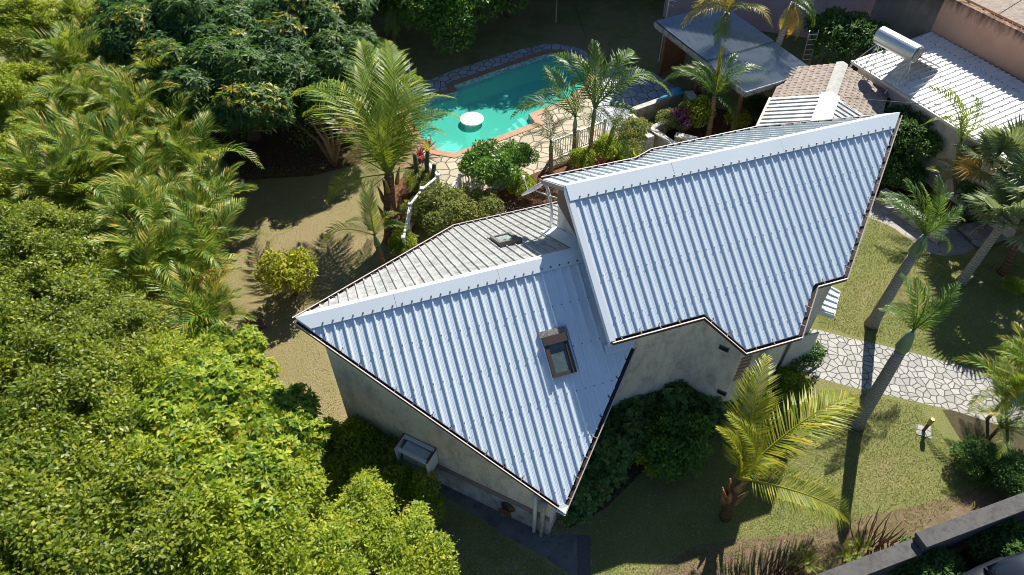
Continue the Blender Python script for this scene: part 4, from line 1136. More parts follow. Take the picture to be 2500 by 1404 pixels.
# ============================================================ VEGETATION
# ---- fronds: feather leaf along local +X (chord length 1), arching up in +Z
def frond_mesh(name, mat, nl=44, maxlen=0.30, width=0.020, bow=0.16, vee=0.5, droop=0.5, sweep=(62, 28), start=0.10, seed=1, ragged=0.1, rach=0.010, prof_pow=0.8):
    g = np.random.default_rng(seed)
    V = []; F = []
    def curve(t): return np.array([t, 0.0, 4*bow*t*(1-t)*(0.75+0.5*t)])
    def tang(t): e = 1e-3; d = curve(min(t+e,1))-curve(max(t-e,0)); return d/np.linalg.norm(d)
    # rachis (three-sided, tapering)
    ts = np.linspace(0, 1, 12)
    for i, t in enumerate(ts):
        T = tang(t); B = np.array([0,1.0,0]); N = np.cross(T, B)*-1
        if N[2] < 0: N = -N
        r_ = rach*(1.15-t)*(2.2 if t < 0.06 else 1)
        c = curve(t)
        V += [c+B*r_, c-B*r_, c+N*r_*1.1]
    for i in range(len(ts)-1):
        a = i*3; b = a+3
        F += [(a,b,b+1,a+1), (a+1,b+1,b+2,a+2), (a+2,b+2,b,a)]
    for s in (-1, 1):
        for k in range(nl):
            t = start+(0.995-start)*(k+0.5*(s > 0)*0.8)/nl
            T = tang(t); B = np.array([0,1.0,0]); N = np.cross(B, T)
            N = -N if N[2] < 0 else N
            f = (t-start)/(1-start)
            L = maxlen*(math.sin(math.pi*min(0.97, 0.16+0.80*f))**prof_pow)*(1-0.12*f)
            L *= 1+g.uniform(-ragged, ragged)
            th = math.radians(sweep[0]+(sweep[1]-sweep[0])*f+g.uniform(-5,5))
            vv = vee+g.uniform(-0.12,0.12)
            side = (B*s*math.cos(vv)+N*math.sin(vv))
            d1 = T*math.cos(th)+side*math.sin(th)
            d2 = d1-N*droop*(0.8+g.uniform(-0.2,0.3)); d2 /= np.linalg.norm(d2)
            p0 = curve(t); p1 = p0+d1*L*0.5; p2 = p1+d2*L*0.5
            w_ = T-d1*(T@d1); w_ /= max(1e-6, np.linalg.norm(w_)); w_ *= width*0.5
            o = len(V)
            V += [p0-w_*0.5, p0+w_*0.5, p1+w_, p1-w_, p2]
            F += [(o,o+1,o+2,o+3), (o+3,o+2,o+4,o+4)]
    me = bpy.data.meshes.new(name)
    me.from_pydata([tuple(v) for v in V], [], [f if f[2] != f[3] else f[:3] for f in F])
    me.update(); me.materials.append(mat); return me

def fan_mesh(name, mat, n=26, seed=1):
    """palmate leaf: petiole along +X then folded segments radiating"""
    g = np.random.default_rng(seed); V = []; F = []
    o = 0
    V += [(0,-0.012,0),(0,0.012,0),(0.45,0.008,0.02),(0.45,-0.008,0.02)]; F.append((0,1,2,3))
    c = np.array([0.45,0,0.02])
    for k in range(n):
        a = math.radians(-130+260*(k+0.5)/n); da = math.radians(130/n)*0.95
        L = (0.55+0.06*math.cos(a))*(1+g.uniform(-0.06,0.06)); up = 0.10+0.10*math.cos(a)
        def pt(r, an, z): return c+np.array([r*math.cos(an), r*math.sin(an), z])
        o = len(V); zz = up*L
        V += [tuple(c), tuple(pt(L*0.62, a-da, zz*0.5+0.0)), tuple(pt(L*0.60, a, zz*0.5+0.030)), tuple(pt(L*0.62, a+da, zz*0.5)), tuple(pt(L, a+g.uniform(-0.03,0.03), zz*0.7-0.10*g.random()))]
        F += [(o,o+1,o+2), (o,o+2,o+3), (o+1,o+4,o+2), (o+2,o+4,o+3)]
    me = bpy.data.meshes.new(name); me.from_pydata(V, [], F); me.update(); me.materials.append(mat); return me

L_COCO = leaf_mat('coconut_leaflet', [(0.0,(0.06,0.11,0.012)),(0.45,(0.10,0.165,0.018)),(0.75,(0.19,0.225,0.022)),(1.0,(0.33,0.27,0.03))], 0.30, 0.42, 0.5, (0.48,0.55,0.04))
L_YEL = leaf_mat('yellow_leaflet', [(0,(0.30,0.27,0.015)),(1,(0.50,0.38,0.02))], 0.4, 0.4, 0.4, (0.6,0.5,0.03))
L_ARECA = leaf_mat('areca_leaflet', [(0.0,(0.03,0.075,0.014)),(0.45,(0.065,0.125,0.016)),(0.75,(0.14,0.18,0.022)),(1.0,(0.27,0.21,0.03))], 0.30, 0.36, 0.55, (0.40,0.55,0.05), objvar=0.35)
L_ORANGE = leaf_mat('orange_leaflet', [(0,(0.22,0.10,0.01)),(0.5,(0.36,0.19,0.015)),(1,(0.30,0.20,0.04))], 0.5, 0.3, 0.3, (0.5,0.3,0.02))
L_ROYAL = leaf_mat('royal_leaflet', [(0.0,(0.022,0.06,0.012)),(0.5,(0.045,0.10,0.016)),(1.0,(0.10,0.15,0.02))], 0.28, 0.32, 0.55, (0.34,0.52,0.05))
L_GOLD = leaf_mat('golden_leaflet', [(0,(0.10,0.11,0.02)),(0.5,(0.22,0.19,0.03)),(1,(0.34,0.23,0.04))], 0.35, 0.35, 0.5, (0.5,0.42,0.05))
L_FAN = leaf_mat('fan_leaf', [(0,(0.08,0.12,0.05)),(0.5,(0.15,0.19,0.09)),(1,(0.22,0.24,0.13))], 0.32, 0.3, 0.55, (0.35,0.42,0.12))

FR = {}
def fr(key, *a, **k): FR[key] = frond_mesh('frond_'+key, *a, **k)
L_COCOG = leaf_mat('golden_coconut_leaflet', [(0.0,(0.10,0.14,0.012)),(0.45,(0.17,0.20,0.016)),(0.75,(0.28,0.26,0.02)),(1.0,(0.42,0.30,0.03))], 0.30, 0.42, 0.5, (0.55,0.52,0.03))
for i, b in enumerate((0.06, 0.15, 0.27)):
    fr('cocog%d' % i, L_COCOG, nl=50, maxlen=0.27, width=0.0105, bow=b, vee=0.22, droop=0.5, seed=60+i, sweep=(70,30))
    fr('coco%d' % i, L_COCO, nl=50, maxlen=0.26, width=0.0105, bow=b, vee=0.30, droop=0.55, seed=10+i, sweep=(68,30))
    fr('areca%d' % i, L_ARECA, nl=27, maxlen=0.31, width=0.019, bow=b+0.04, vee=0.55, droop=0.55, seed=20+i)
    fr('royal%d' % i, L_ROYAL, nl=30, maxlen=0.29, width=0.018, bow=b, vee=0.25, droop=0.75, seed=30+i, ragged=0.2)
    fr('gold%d' % i, L_GOLD, nl=30, maxlen=0.27, width=0.018, bow=b, vee=0.25, droop=0.75, seed=40+i, ragged=0.2)
fr('orange0', L_ORANGE, nl=34, maxlen=0.24, width=0.018, bow=0.28, vee=0.2, droop=0.9, seed=50, ragged=0.3)
fr('yellow0', L_YEL, nl=40, maxlen=0.15, width=0.020, bow=0.03, vee=0.9, droop=0.1, seed=51, sweep=(22,12))
fr('spear', L_COCO, nl=40, maxlen=0.12, width=0.018, bow=0.02, vee=0.9, droop=0.1, seed=52, sweep=(16,10))
FR['fan0'] = fan_mesh('leaf_fan', L_FAN, 28, 1)
FR['fan1'] = fan_mesh('leaf_fan_b', leaf_mat('fan_leaf_orange', [(0,(0.16,0.16,0.04)),(0.6,(0.30,0.20,0.05)),(1,(0.42,0.20,0.05))], 0.4, 0.3, 0.4, (0.45,0.3,0.05)), 24, 2)

def aim_frond(parent, key, base, tip, roll=0.0, name='frond'):
    """place a frond so its chord runs base->tip (local metres of the parent)"""
    d = tip-base; L = d.length; X = d.normalized()
    Z = Vector((0,0,1))-X*X.z
    if Z.length < 0.15: Z = Vector((0.3,-1,0))-X*Vector((0.3,-1,0)).dot(X)
    Z.normalize(); Y = Z.cross(X)
    q = Matrix((X, Y, Z)).transposed().to_quaternion() @ Quaternion((1,0,0), roll)
    return inst(name, FR[key], parent, base, q, L)

def trunk_mat(name, c1, c2, ring, rough=0.9):
    m, t, b = new_mat(name)
    c = t.nodes.new('ShaderNodeTexCoord')
    wv = t.nodes.new('ShaderNodeTexWave'); wv.bands_direction = 'Z'; wv.inputs['Scale'].default_value = ring; wv.inputs['Distortion'].default_value = 4.0; wv.inputs['Detail'].default_value = 3; wv.inputs['Detail Scale'].default_value = 2
    t.links.new(c.outputs['Object'], wv.inputs['Vector'])
    n1 = noise(t, 9, detail=6)
    a = mix(t, n1, c2, c1)
    colr = mix(t, ramp(t, wv.outputs[1], [(0.05,(0.7,0.7,0.7)),(0.25,(0,0,0))]), a, tuple(x*0.45 for x in c2))
    t.links.new(colr, b.inputs['Base Color']); b.inputs['Roughness'].default_value = rough; b.inputs['Specular IOR Level'].default_value = 0.2
    bump(t, b, wv.outputs[1], 0.5, 0.03)
    return m
T_GREY = trunk_mat('grey_ringed_trunk', (0.40,0.375,0.335), (0.24,0.215,0.185), 3.4)
T_BROWN = trunk_mat('brown_trunk', (0.20,0.12,0.07), (0.10,0.055,0.03), 2.2)
T_THIN = trunk_mat('thin_trunk', (0.26,0.19,0.11), (0.17,0.12,0.07), 3.0)
M['shaft'] = surf('green_crownshaft', (0.20,0.27,0.15), (0.13,0.20,0.09), 2, 0.45, spec=0.4, dirt=(0.30,0.30,0.22), dscale=3, damt=(0.55,0.75))
M['sheath'] = surf('orange_sheath', (0.42,0.24,0.07), (0.22,0.12,0.05), 4, 0.7, dirt=(0.10,0.06,0.035), dscale=5)
M['bark'] = surf('bark', (0.17,0.125,0.09), (0.10,0.075,0.055), 6, 0.95, spec=0.15, bmp=0.4, bscale=20)

def palm(label, base, head, kind, tips, r0=0.13, r1=0.10, tmat=None, shaft=0.0, nauto=0, autolen=2.0, autoel=(10,70), lift=0.0, group=None, name='palm_tree', cat='palm', bulge=1.25, sheaths=0, autovar=(0,1,2), roll=0.25, auto_az=None):
    r_ = empty(name, base, label, cat, group)
    h = Vector(head)-Vector(base)
    m = MB(); n = 9
    bend = Vector((h.x,h.y,0))*-0.10
    tl = 1.0
    if shaft: tl = 1-shaft/h.length
    P = [h*(tl*k/n)+bend*(4*(k/n)*(1-k/n)) for k in range(n+1)]
    rad = [r0*(bulge if k == 0 else 1.0)*(1-k/n)+r1*(k/n) for k in range(n+1)]
    m.tube(P, rad, 14); obj('trunk', m, tmat or T_GREY, r_, smooth=True, local=True)
    if shaft:
        m = MB(); a = P[-1]; u = (h-a)
        m.tube([a, a+u*0.12, a+u*0.4, a+u*0.8, h*1.0], [r1*1.05, r1*1.28, r1*1.15, r1*0.75, r1*0.5], 14)
        obj('crownshaft', m, M['shaft'], r_, smooth=True, local=True)
    for k in range(sheaths):
        m = MB(); a = 2*math.pi*k/sheaths+rnd.random(); z = h.length*rnd.uniform(0.35,0.95)
        d = Vector((math.cos(a), math.sin(a), 0)); b0 = h*(z/h.length)+d*r0*0.8
        m.tube([b0-UP*0.18, b0+d*0.05, b0+d*0.12+UP*0.34, b0+d*0.20+UP*0.6], [0.075,0.085,0.05,0.02], 7); obj('leaf_sheath', m, M['sheath'], r_, smooth=True, local=True)
    for spec_ in tips:
        u, v, dz = spec_[0], spec_[1], spec_[2]
        key = kind+str(spec_[3] if len(spec_) > 3 else 1)
        if len(spec_) > 4: key = spec_[4]
        tip = site(u, v, Vector(head).z+dz)-Vector(base)
        aim_frond(r_, key, h+UP*lift, tip, rnd.uniform(-roll, roll))
    for k in range(nauto):
        a = (2*math.pi*k/nauto+rnd.uniform(-0.3,0.3)) if auto_az is None else rnd.uniform(*auto_az); el = R(rnd.uniform(*autoel)); L = autolen*rnd.uniform(0.85,1.12)
        tip = h+Vector((math.cos(a)*math.cos(el), math.sin(a)*math.cos(el), math.sin(el)))*L
        aim_frond(r_, kind+str(rnd.choice(autovar)), h+UP*lift, tip, rnd.uniform(-0.3,0.3))
    return r_

# ---- individual palms
palm('large yellow green coconut palm with thick brown trunk beside the pool', site(957,585), site(950,425,2.8), 'coco',
     [(716,236,1.0,2),(880,100,2.6,0),(945,98,2.8,1),(990,122,2.2,1),(1020,185,1.6,2),(1132,295,0.3,2),(1110,240,1.2,2),(800,500,-1.2,2),(745,280,0.6,2),(800,195,1.9,1),(1010,175,3.0,1),
      (1085,330,-0.2,2),(1000,470,-1.6,2),(850,330,0.8,2),(1045,370,-0.8,2),(930,240,2.4,1),(905,520,-1.8,2),(840,400,-0.4,2),(925,120,2.2,0),(870,160,2.4,0)],
     0.30, 0.17, T_BROWN, sheaths=9, roll=0.5, bulge=1.15)
palm('small dark palm with drooping fronds leaning over the dry lawn', site(938,660), site(915,575,1.6), 'areca',
     [(785,600,-0.1,2),(880,450,1.4,1),(905,448,1.6,1),(840,545,0.8,2),(975,520,0.6,2),(1000,560,0.2,2)], 0.12, 0.09, T_THIN, shaft=0.45)
for i, (b_, hd, tips, lab) in enumerate([
   ((1437,400), (1452,262,2.5), [(1340,135,1.2,2),(1395,130,1.7,1),(1450,100,2.2,0),(1545,122,1.3,2),(1600,190,0.5,2),(1560,320,-1.2,2),(1500,330,-0.9,2),(1640,235,0.0,2),(1440,330,-1.0,2),(1395,290,-0.4,2),(1500,150,1.6,1)], 'tallest slender palm of the group between pool and upper roof'),
   ((1400,395), (1405,285,2.0), [(1245,290,0.2,2),(1330,160,1.3,1),(1350,330,-0.8,2),(1440,200,1.2,1),(1300,230,0.8,2),(1475,310,-0.4,2),(1395,200,1.5,0)], 'slender palm whose long frond arches left over the pool steps'),
   ((1345,420), (1345,345,1.4), [(1270,340,0.1,2),(1290,300,0.6,1),(1330,260,1.0,1),(1395,290,0.8,2),(1410,340,0.2,2),(1300,385,-0.4,2),(1370,400,-0.5,2)], 'low bushy palm beside the white railing and green bush'),
   ((1480,385), (1497,310,1.6), [(1560,270,0.6,2),(1575,340,-0.2,2),(1530,400,-0.8,2),(1450,260,0.9,1),(1520,240,1.0,1)], 'short palm hidden among taller ones at the railing end')]):
    palm(lab, site(*b_), site(*hd), 'royal', tips, 0.10, 0.075, T_THIN, shaft=0.5, group='slender palms by the pool railing', roll=0.4)
palm('palm with one bright yellow upright frond behind the upper roof', site(1728,335), site(1745,235,1.9), 'royal',
     [(1612,205,0.5,2),(1640,165,1.0,1),(1872,172,0.9,2),(1800,130,1.6,1),(1785,330,-1.0,2),(1800,280,-0.5,2),(1690,150,1.4,1),(1768,105,1.9,0,'yellow0'),(1760,115,1.8,0,'yellow0'),(1830,215,0.3,2)], 0.13, 0.10, T_THIN, roll=0.4)
palm('tall grey palm rising in front of the corrugated shelter', site(1722,195), site(1775,32,3.6), 'gold',
     [(1664,64,0.3,2),(1690,20,0.9,2),(1730,-30,1.6,1),(1800,-40,1.8,1),(1870,-10,1.0,2),(1887,70,0.1,2),(1745,112,-0.9,2,'royal2'),(1770,105,-0.8,1,'royal1'),(1830,30,0.6,2,'royal2'),(1700,-10,1.2,1),(1850,-30,1.4,1)], 0.17, 0.13, T_GREY, shaft=0.0, roll=0.4)
palm('leaning palm with drooping orange brown frond near the ladder', site(1850,250), site(1938,5,4.2), 'gold',
     [(1920,95,-1.4,1,'orange0'),(1905,80,-1.2,2,'gold2'),(1990,40,0.1,2,'royal2'),(1985,70,-0.9,2,'royal2'),(1880,-40,1.0,1),(1950,-70,1.4,1),(2010,-30,0.8,2),(1940,100,-1.5,1,'gold1')], 0.18, 0.13, T_GREY, roll=0.4)
palm('leaning grey trunked palm nearest the small white awning', site(2127,793), site(2258,575,3.95), 'royal',
     [(2135,485,0.5,1),(2150,470,1.0,1),(2290,430,1.9,1),(2330,470,1.3,2),(2355,540,0.2,2),(2210,440,1.7,0),(2250,450,2.0,0),(2350,500,0.9,2),(2225,620,-0.9,2),(2310,620,-0.7,2)], 0.20, 0.15, T_GREY, shaft=0.75, roll=0.6)
palm('leaning grey trunked palm growing beside the pale stone path', site(2090,1036), site(2228,808,4.1), 'royal',
     [(2145,755,0.6,1),(2200,672,1.6,0),(2235,680,1.7,0),(2343,690,1.2,1),(2330,720,1.0,1),(2205,840,-0.7,1),(2265,690,1.7,0),(2160,745,0.9,2),(2300,760,0.2,1)], 0.21, 0.15, T_GREY, shaft=0.75, roll=0.6)
palm('coconut palm with broad golden fronds standing on the front lawn', site(1770,1262), site(1800,1165,2.1), 'cocog',
     [(1872,868,2.0,1),(1830,905,1.9,0),(2090,965,0.9,1),(2098,990,0.6,1),(2075,1280,-0.7,2),(1750,1045,1.7,1),(1775,1010,2.2,2),(1900,1130,0.7,2),(1885,960,1.8,0),(1960,1190,-0.2,2)], 0.15, 0.10, T_BROWN, sheaths=8, roll=0.35, bulge=1.1)
palm('pale feather palm in front of the white shed roof', site(2320,470), site(2345,345,2.6), 'areca',
     [(2265,215,1.6,1),(2285,290,0.8,2),(2310,215,1.9,0),(2400,240,1.6,1),(2425,320,0.6,2),(2255,305,0.4,2),(2330,430,-0.9,2),(2390,400,-0.4,2),(2370,230,1.8,1)], 0.10, 0.08, T_THIN, shaft=0.4, roll=0.5)
palm('small feather palm in the shaded bed below the shed', site(2330,490), site(2330,440,1.0), 'areca', [(2262,412,0.6,1),(2290,390,0.8,1),(2350,380,0.9,1),(2400,430,0.3,2),(2280,470,-0.1,2)], 0.07, 0.06, T_THIN, roll=0.5)
palm('two stemmed palm at the top of the frame beside the mango tree', site(866,95), site(862,20,2.6), 'royal', [(812,50,-0.3,2),(835,85,-0.9,2),(890,0,0.9,2),(925,20,0.2,2),(820,-10,0.8,2),(880,75,-1.0,2),(850,-50,1.3,1)], 0.13, 0.10, T_GREY, shaft=0.7, roll=0.4)
palm('dark palm with hanging fronds at the top of the frame', site(962,118), site(968,8,2.9), 'royal', [(945,90,-1.0,2),(1000,75,-0.9,2),(1015,20,0.2,2),(930,40,-0.3,2),(985,-40,1.3,1),(940,-30,1.1,1),(975,95,-1.3,2)], 0.12, 0.09, T_THIN, shaft=0.3, roll=0.4)
# fan palms at the right
for lab, b_, hd, lens, n, grp in [('tall fan palm with dried flower stalks leaning over the garden path', (2345,690), (2450,545,2.5), 1.55, 11, None), ('silver green fan palm by the right edge below the white roof', (2460,560), (2445,410,2.7), 1.9, 15, None)]:
    r_ = palm(lab, site(*b_), site(*hd), 'fan', [], 0.17, 0.13, T_GREY if lens < 1.8 else T_BROWN)
    h = site(*hd)-site(*b_)
    for k in range(n):
        a = 2*math.pi*k/n+rnd.uniform(-0.25,0.25); el = R(rnd.uniform(-15,75))
        tip = h+Vector((math.cos(a)*math.cos(el), math.sin(a)*math.cos(el), math.sin(el)))*lens*rnd.uniform(0.9,1.1)
        aim_frond(r_, 'fan1' if k in (3,8) and lens > 1.8 else 'fan0', h, tip, rnd.uniform(-0.4,0.4), 'fan_leaf')
    if lens < 1.8:
        for k in range(7):
            a = rnd.uniform(0,6.28); m = MB(); d = Vector((math.cos(a),math.sin(a),0))
            pts = [h-UP*0.1, h+d*0.45+UP*0.15, h+d*0.8-UP*0.15, h+d*0.95-UP*0.5]; m.tube(pts, [0.02,0.015,0.01,0.006], 5)
            for q in range(14):
                f = rnd.uniform(0.35,1); c = pts[1]+(pts[3]-pts[1])*f; e = c+Vector((rnd.uniform(-.2,.2),rnd.uniform(-.2,.2),rnd.uniform(-.25,.1))); m.tube([c,e],[0.008,0.004],4)
            obj('flower_stalk', m, surf('dry_stalk', (0.34,0.22,0.15), (0.24,0.15,0.10), 6, 0.9), r_, local=True)
palm('green fan palm with orange trunk half out of the frame at the right edge', site(2448,668), site(2520,478,2.9), 'fan', [], 0.15, 0.12, T_BROWN)
r_ = [o for o in COL.objects if o.get('label','').startswith('green fan palm with orange')][0]; h = site(2520,478,2.9)-site(2448,668)
for k in range(11):
    a = 2*math.pi*k/11+rnd.uniform(-0.2,0.2); el = R(rnd.uniform(0,70)); aim_frond(r_, 'fan0', h, h+Vector((math.cos(a)*math.cos(el), math.sin(a)*math.cos(el), math.sin(el)))*1.7, rnd.uniform(-0.4,0.4), 'fan_leaf')
# the third leaning trunk shadow: a palm just outside the frame on the right

# areca clumps on the right edge by the path
for (u, v, z, n, lab) in ((2455,975,1.1,12,'feathery areca clump covering the end of the stone path'),(2440,1045,0.8,11,'lower areca clump in the dark bed under the stone path'),(2515,930,1.4,11,'areca clump at the right edge above the stone path')):
    hd = site(u, v, z); palm(lab, (hd.x, hd.y, 0), hd, 'areca', [], 0.05, 0.05, T_THIN, nauto=n, autolen=1.7, autoel=(5,75), group='areca clumps at the right edge', roll=0.5, name='areca_palm')

# ---- the palm grove along the left side
GROVE = [(60,60),(180,45),(260,95),(330,110),(395,160),(415,250),(470,330),(500,430),(530,500),(560,590),(520,660),(530,760),(565,840),(500,850),(440,770),(330,690),(300,600),(200,540),(110,470),(110,380),(170,300),(120,220),(60,150)]
def inside(p, poly):
    x, y = p; c = False
    for i in range(len(poly)):
        (x0,y0),(x1,y1) = poly[i], poly[i-1]
        if (y0 > y) != (y1 > y) and x < (x1-x0)*(y-y0)/(y1-y0)+x0: c = not c
    return c
spots = []
tries = 0
while len(spots) < 66 and tries < 20000:
    tries += 1
    p = (rnd.uniform(40,570), rnd.uniform(40,860))
    if inside(p, GROVE) and all((p[0]-q[0])**2+((p[1]-q[1])*1.15)**2 > 46**2 for q in spots): spots.append(p)
proto = []
for i in range(5):
    pr = []
    for k in range(12):
        a = 2*math.pi*k/12+rnd.uniform(-0.35,0.35); el = R(rnd.choice((15,30,45,60,72))+rnd.uniform(-8,8)); L = rnd.uniform(1.75,2.65)
        pr.append((a, el, L, rnd.choice((0,1,1,2,2)), rnd.uniform(-0.45,0.45)))
    proto.append(pr)
for i, (u, v) in enumerate(spots):
    z = rnd.uniform(2.0,3.4) if u < 420 else rnd.uniform(1.6,2.6)
    hd = site(u, v, z)
    orange = i % 9 == 4
    lab = 'feather palm in the dense left grove with drooping orange old fronds' if orange else 'green feather palm crowded into the dense grove left of the lawn'
    r_ = empty('grove_palm', (hd.x, hd.y, 0), lab, 'palm', 'grove palms with orange fronds' if orange else 'green palms of the left grove', rz=rnd.uniform(0,6.28))
    m = MB(); m.tube([(0,0,0),(0,0,z)], [0.07,0.05], 6); obj('trunk', m, T_THIN, r_, local=True)
    for k, (a, el, L, var, ro) in enumerate(proto[i % 5]):
        h = Vector((0,0,z)); s = 1.0
        tip = h+Vector((math.cos(a)*math.cos(el), math.sin(a)*math.cos(el), math.sin(el)))*L*s
        aim_frond(r_, 'areca%d' % var, h, tip, ro)
    if orange:
        for k in range(3):
            a = rnd.uniform(-2.6,-0.5)-r_.rotation_euler.z; tip = Vector((0,0,z))+Vector((math.cos(a), math.sin(a), -0.25))*1.9; aim_frond(r_, 'orange0', Vector((0,0,z)), tip, 0)
# ============================================================ BROADLEAF TREES AND SHRUBS
def norm(a): return a/np.maximum(1e-9, np.linalg.norm(a, axis=1))[:,None]
def leaf_arrays(P, D, N, L, Wd):
    """kite leaves: base P, axis D, face normal N, length L, width Wd"""
    n = len(P); D = norm(D); S = norm(np.cross(D, N)); Nn = np.cross(S, D)
    V = np.empty((n,4,3))
    V[:,0] = P; V[:,1] = P+D*(L*0.45)[:,None]+S*(Wd*0.5)[:,None]+Nn*(L*0.05)[:,None]
    V[:,2] = P+D*L[:,None]-Nn*(L*0.10)[:,None]; V[:,3] = P+D*(L*0.45)[:,None]-S*(Wd*0.5)[:,None]+Nn*(L*0.05)[:,None]
    F = np.arange(4*n).reshape(n,4); return V.reshape(-1,3), F
def rand_dir(g, n): return norm(g.normal(size=(n,3)))
def crown_points(g, blobs, n, shell=0.72, up=0.25):
    """points on the outside of overlapping blobs (cx,cy,cz,rx,rz)"""
    B = np.array(blobs); A = B[:,3]**2; pick = g.choice(len(B), size=n, p=A/A.sum())
    d = rand_dir(g, n); d[:,2] += up; d = norm(d)
    rr = shell+(1-shell)*g.random(n)**0.6
    P = B[pick,:3]+d*np.stack([B[pick,3], B[pick,3], B[pick,4]],1)*rr[:,None]
    return P, d
def blobs_for(g, R_, H, nb, rb, flat=0.7, low=0.0):
    bl = []
    for k in range(nb):
        a = 2.399963*k+g.uniform(-0.3,0.3); f = (k+0.5)/nb
        rad = R_*math.sqrt(f)*0.92
        z = H*math.sqrt(max(0,1-(rad/(R_*1.08))**2))*(1-low*g.random())+g.uniform(-0.3,0.3)*rb
        r_ = rb*g.uniform(0.7,1.25); bl.append((rad*math.cos(a), rad*math.sin(a), z, r_, r_*flat))
    return bl
def crown(name, seed, mat, R_, H, nb, rb, n, leaf, aspect, style='spray', flat=0.7, low=0.15, rosette=8, up=0.35, sub=0):
    g = np.random.default_rng(seed); bl = blobs_for(g, R_, H, nb, rb, flat, low)
    if sub: bl = [bl[i] for i in g.permutation(len(bl))[:sub]]
    if style == 'cloud':
        nc = nb*5; a = g.random(nc)*6.283; f = np.sqrt(g.random(nc)); edge = 1+0.14*np.sin(3*a+seed)+0.10*np.sin(7*a+2*seed)
        C = np.stack([R_*f*edge*np.cos(a), R_*f*edge*np.sin(a), H*np.sqrt(np.maximum(0,1-(f*0.97)**2))+g.normal(0,0.30,nc)-0.25],1)
        lump = np.sin(C[:,0]*2.3+seed)+np.sin(C[:,1]*2.9+seed*2)+np.sin((C[:,0]+C[:,1])*1.3)
        C[:,2] += lump*0.16; keep = lump > -1.15; C = C[keep]; d = norm(C/np.array([R_,R_,H*1.2])+np.array([0,0,0.6]))
        pick = g.integers(0, len(C), n); sp = np.stack([g.normal(0,0.19,n), g.normal(0,0.19,n), g.normal(0,0.075,n)],1)
        tilt = d[pick]; sp[:,2] -= (sp[:,0]*tilt[:,0]+sp[:,1]*tilt[:,1])*0.6
        P = C[pick]+sp; out_ = norm(sp+rand_dir(g, n)*0.08)
        D = norm(out_*0.9+rand_dir(g, n)*0.6+np.array([0,0,-0.1])); N = norm(d[pick]*0.4+np.array([0,0,0.9])+rand_dir(g, n)*0.55)
    elif style == 'rosette':
        m_ = n//rosette; P, d = crown_points(g, bl, m_, up=up)
        ax = norm(d*0.8+np.array([0,0,0.55])+g.normal(size=(m_,3))*0.18)
        t = norm(np.cross(ax, rand_dir(g, m_))); b_ = np.cross(ax, t)
        Ps, Ds, Ns = [], [], []
        for k in range(rosette):
            th = 2*math.pi*k/rosette+g.uniform(0,0.7,m_); rad = t*np.cos(th)[:,None]+b_*np.sin(th)[:,None]
            tilt = g.uniform(-0.35,0.55,m_)
            Dk = norm(rad*1.0+ax*tilt[:,None]); Ps.append(P+ax*g.uniform(-0.03,0.03,m_)[:,None]); Ds.append(Dk); Ns.append(ax*1.0-rad*0.25)
        P, D, N = np.concatenate(Ps), np.concatenate(Ds), np.concatenate(Ns)
    else:
        P, d = crown_points(g, bl, n, up=up)
        D = norm(d*0.5+rand_dir(g, n)*0.9+np.array([0,0,-0.05])); N = norm(d*0.5+np.array([0,0,0.9])+rand_dir(g, n)*0.65)
    k = len(P); L = leaf*g.uniform(0.5,1.5,k)
    V, F = leaf_arrays(P, D, N, L, L*aspect)
    return np_mesh(name, V, F, mat), bl
def trunk_mesh(name, bl, zc, r0, mat, seed=1, nlimb=9):
    g = random.Random(seed); m = MB()
    fork = Vector((0,0,zc*0.45))
    m.tube([(0,0,-zc*0+0), fork*0.5+Vector((0.06,0.03,0)), fork], [r0*1.3, r0, r0*0.85], 10)
    idx = sorted(range(len(bl)), key=lambda i: g.random())[:nlimb]
    for i in idx:
        e = Vector((bl[i][0], bl[i][1], zc+bl[i][2]*0.75)); md = fork+(e-fork)*0.5+Vector((0,0,-0.12*(e-fork).length))*0+Vector((g.uniform(-.2,.2),g.uniform(-.2,.2),0.2))
        m.tube([fork-Vector((0,0,0.1)), md, e], [r0*0.55, r0*0.3, r0*0.08], 7)
    me = m.mesh(name, smooth=True); me.materials.append(mat); return me

LM = {}
LM['fine'] = leaf_mat('fine_leaf', [(0.05,(0.06,0.10,0.008)),(0.4,(0.13,0.185,0.012)),(0.75,(0.21,0.25,0.016)),(1.0,(0.30,0.30,0.03))], 0.30, 0.45, 0.5, (0.55,0.62,0.02))
LM['bright'] = leaf_mat('bright_leaf', [(0.0,(0.035,0.085,0.012)),(0.4,(0.13,0.20,0.016)),(0.8,(0.26,0.30,0.022)),(1.0,(0.33,0.29,0.03))], 0.34, 0.42, 0.5, (0.50,0.62,0.04))
LM['mango'] = leaf_mat('mango_leaf', [(0.0,(0.016,0.045,0.014)),(0.55,(0.028,0.07,0.018)),(0.88,(0.05,0.10,0.022)),(1.0,(0.12,0.15,0.02))], 0.34, 0.24, 0.32, (0.20,0.42,0.04))
LM['mangonew'] = leaf_mat('mango_new_leaf', [(0.0,(0.12,0.15,0.015)),(0.5,(0.24,0.23,0.02)),(1.0,(0.33,0.24,0.03))], 0.35, 0.35, 0.5, (0.5,0.5,0.04))
LM['gloss'] = leaf_mat('glossy_leaf', [(0.0,(0.025,0.075,0.012)),(0.5,(0.05,0.12,0.016)),(1.0,(0.11,0.18,0.022))], 0.26, 0.3, 0.6, (0.3,0.55,0.04))
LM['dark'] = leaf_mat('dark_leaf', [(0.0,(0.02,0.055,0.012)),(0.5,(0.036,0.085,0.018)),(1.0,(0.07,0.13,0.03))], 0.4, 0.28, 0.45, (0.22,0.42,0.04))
LM['pale'] = leaf_mat('pale_leaf', [(0.0,(0.05,0.08,0.02)),(0.5,(0.11,0.14,0.04)),(1.0,(0.24,0.22,0.05))], 0.42, 0.32, 0.4, (0.42,0.48,0.08))
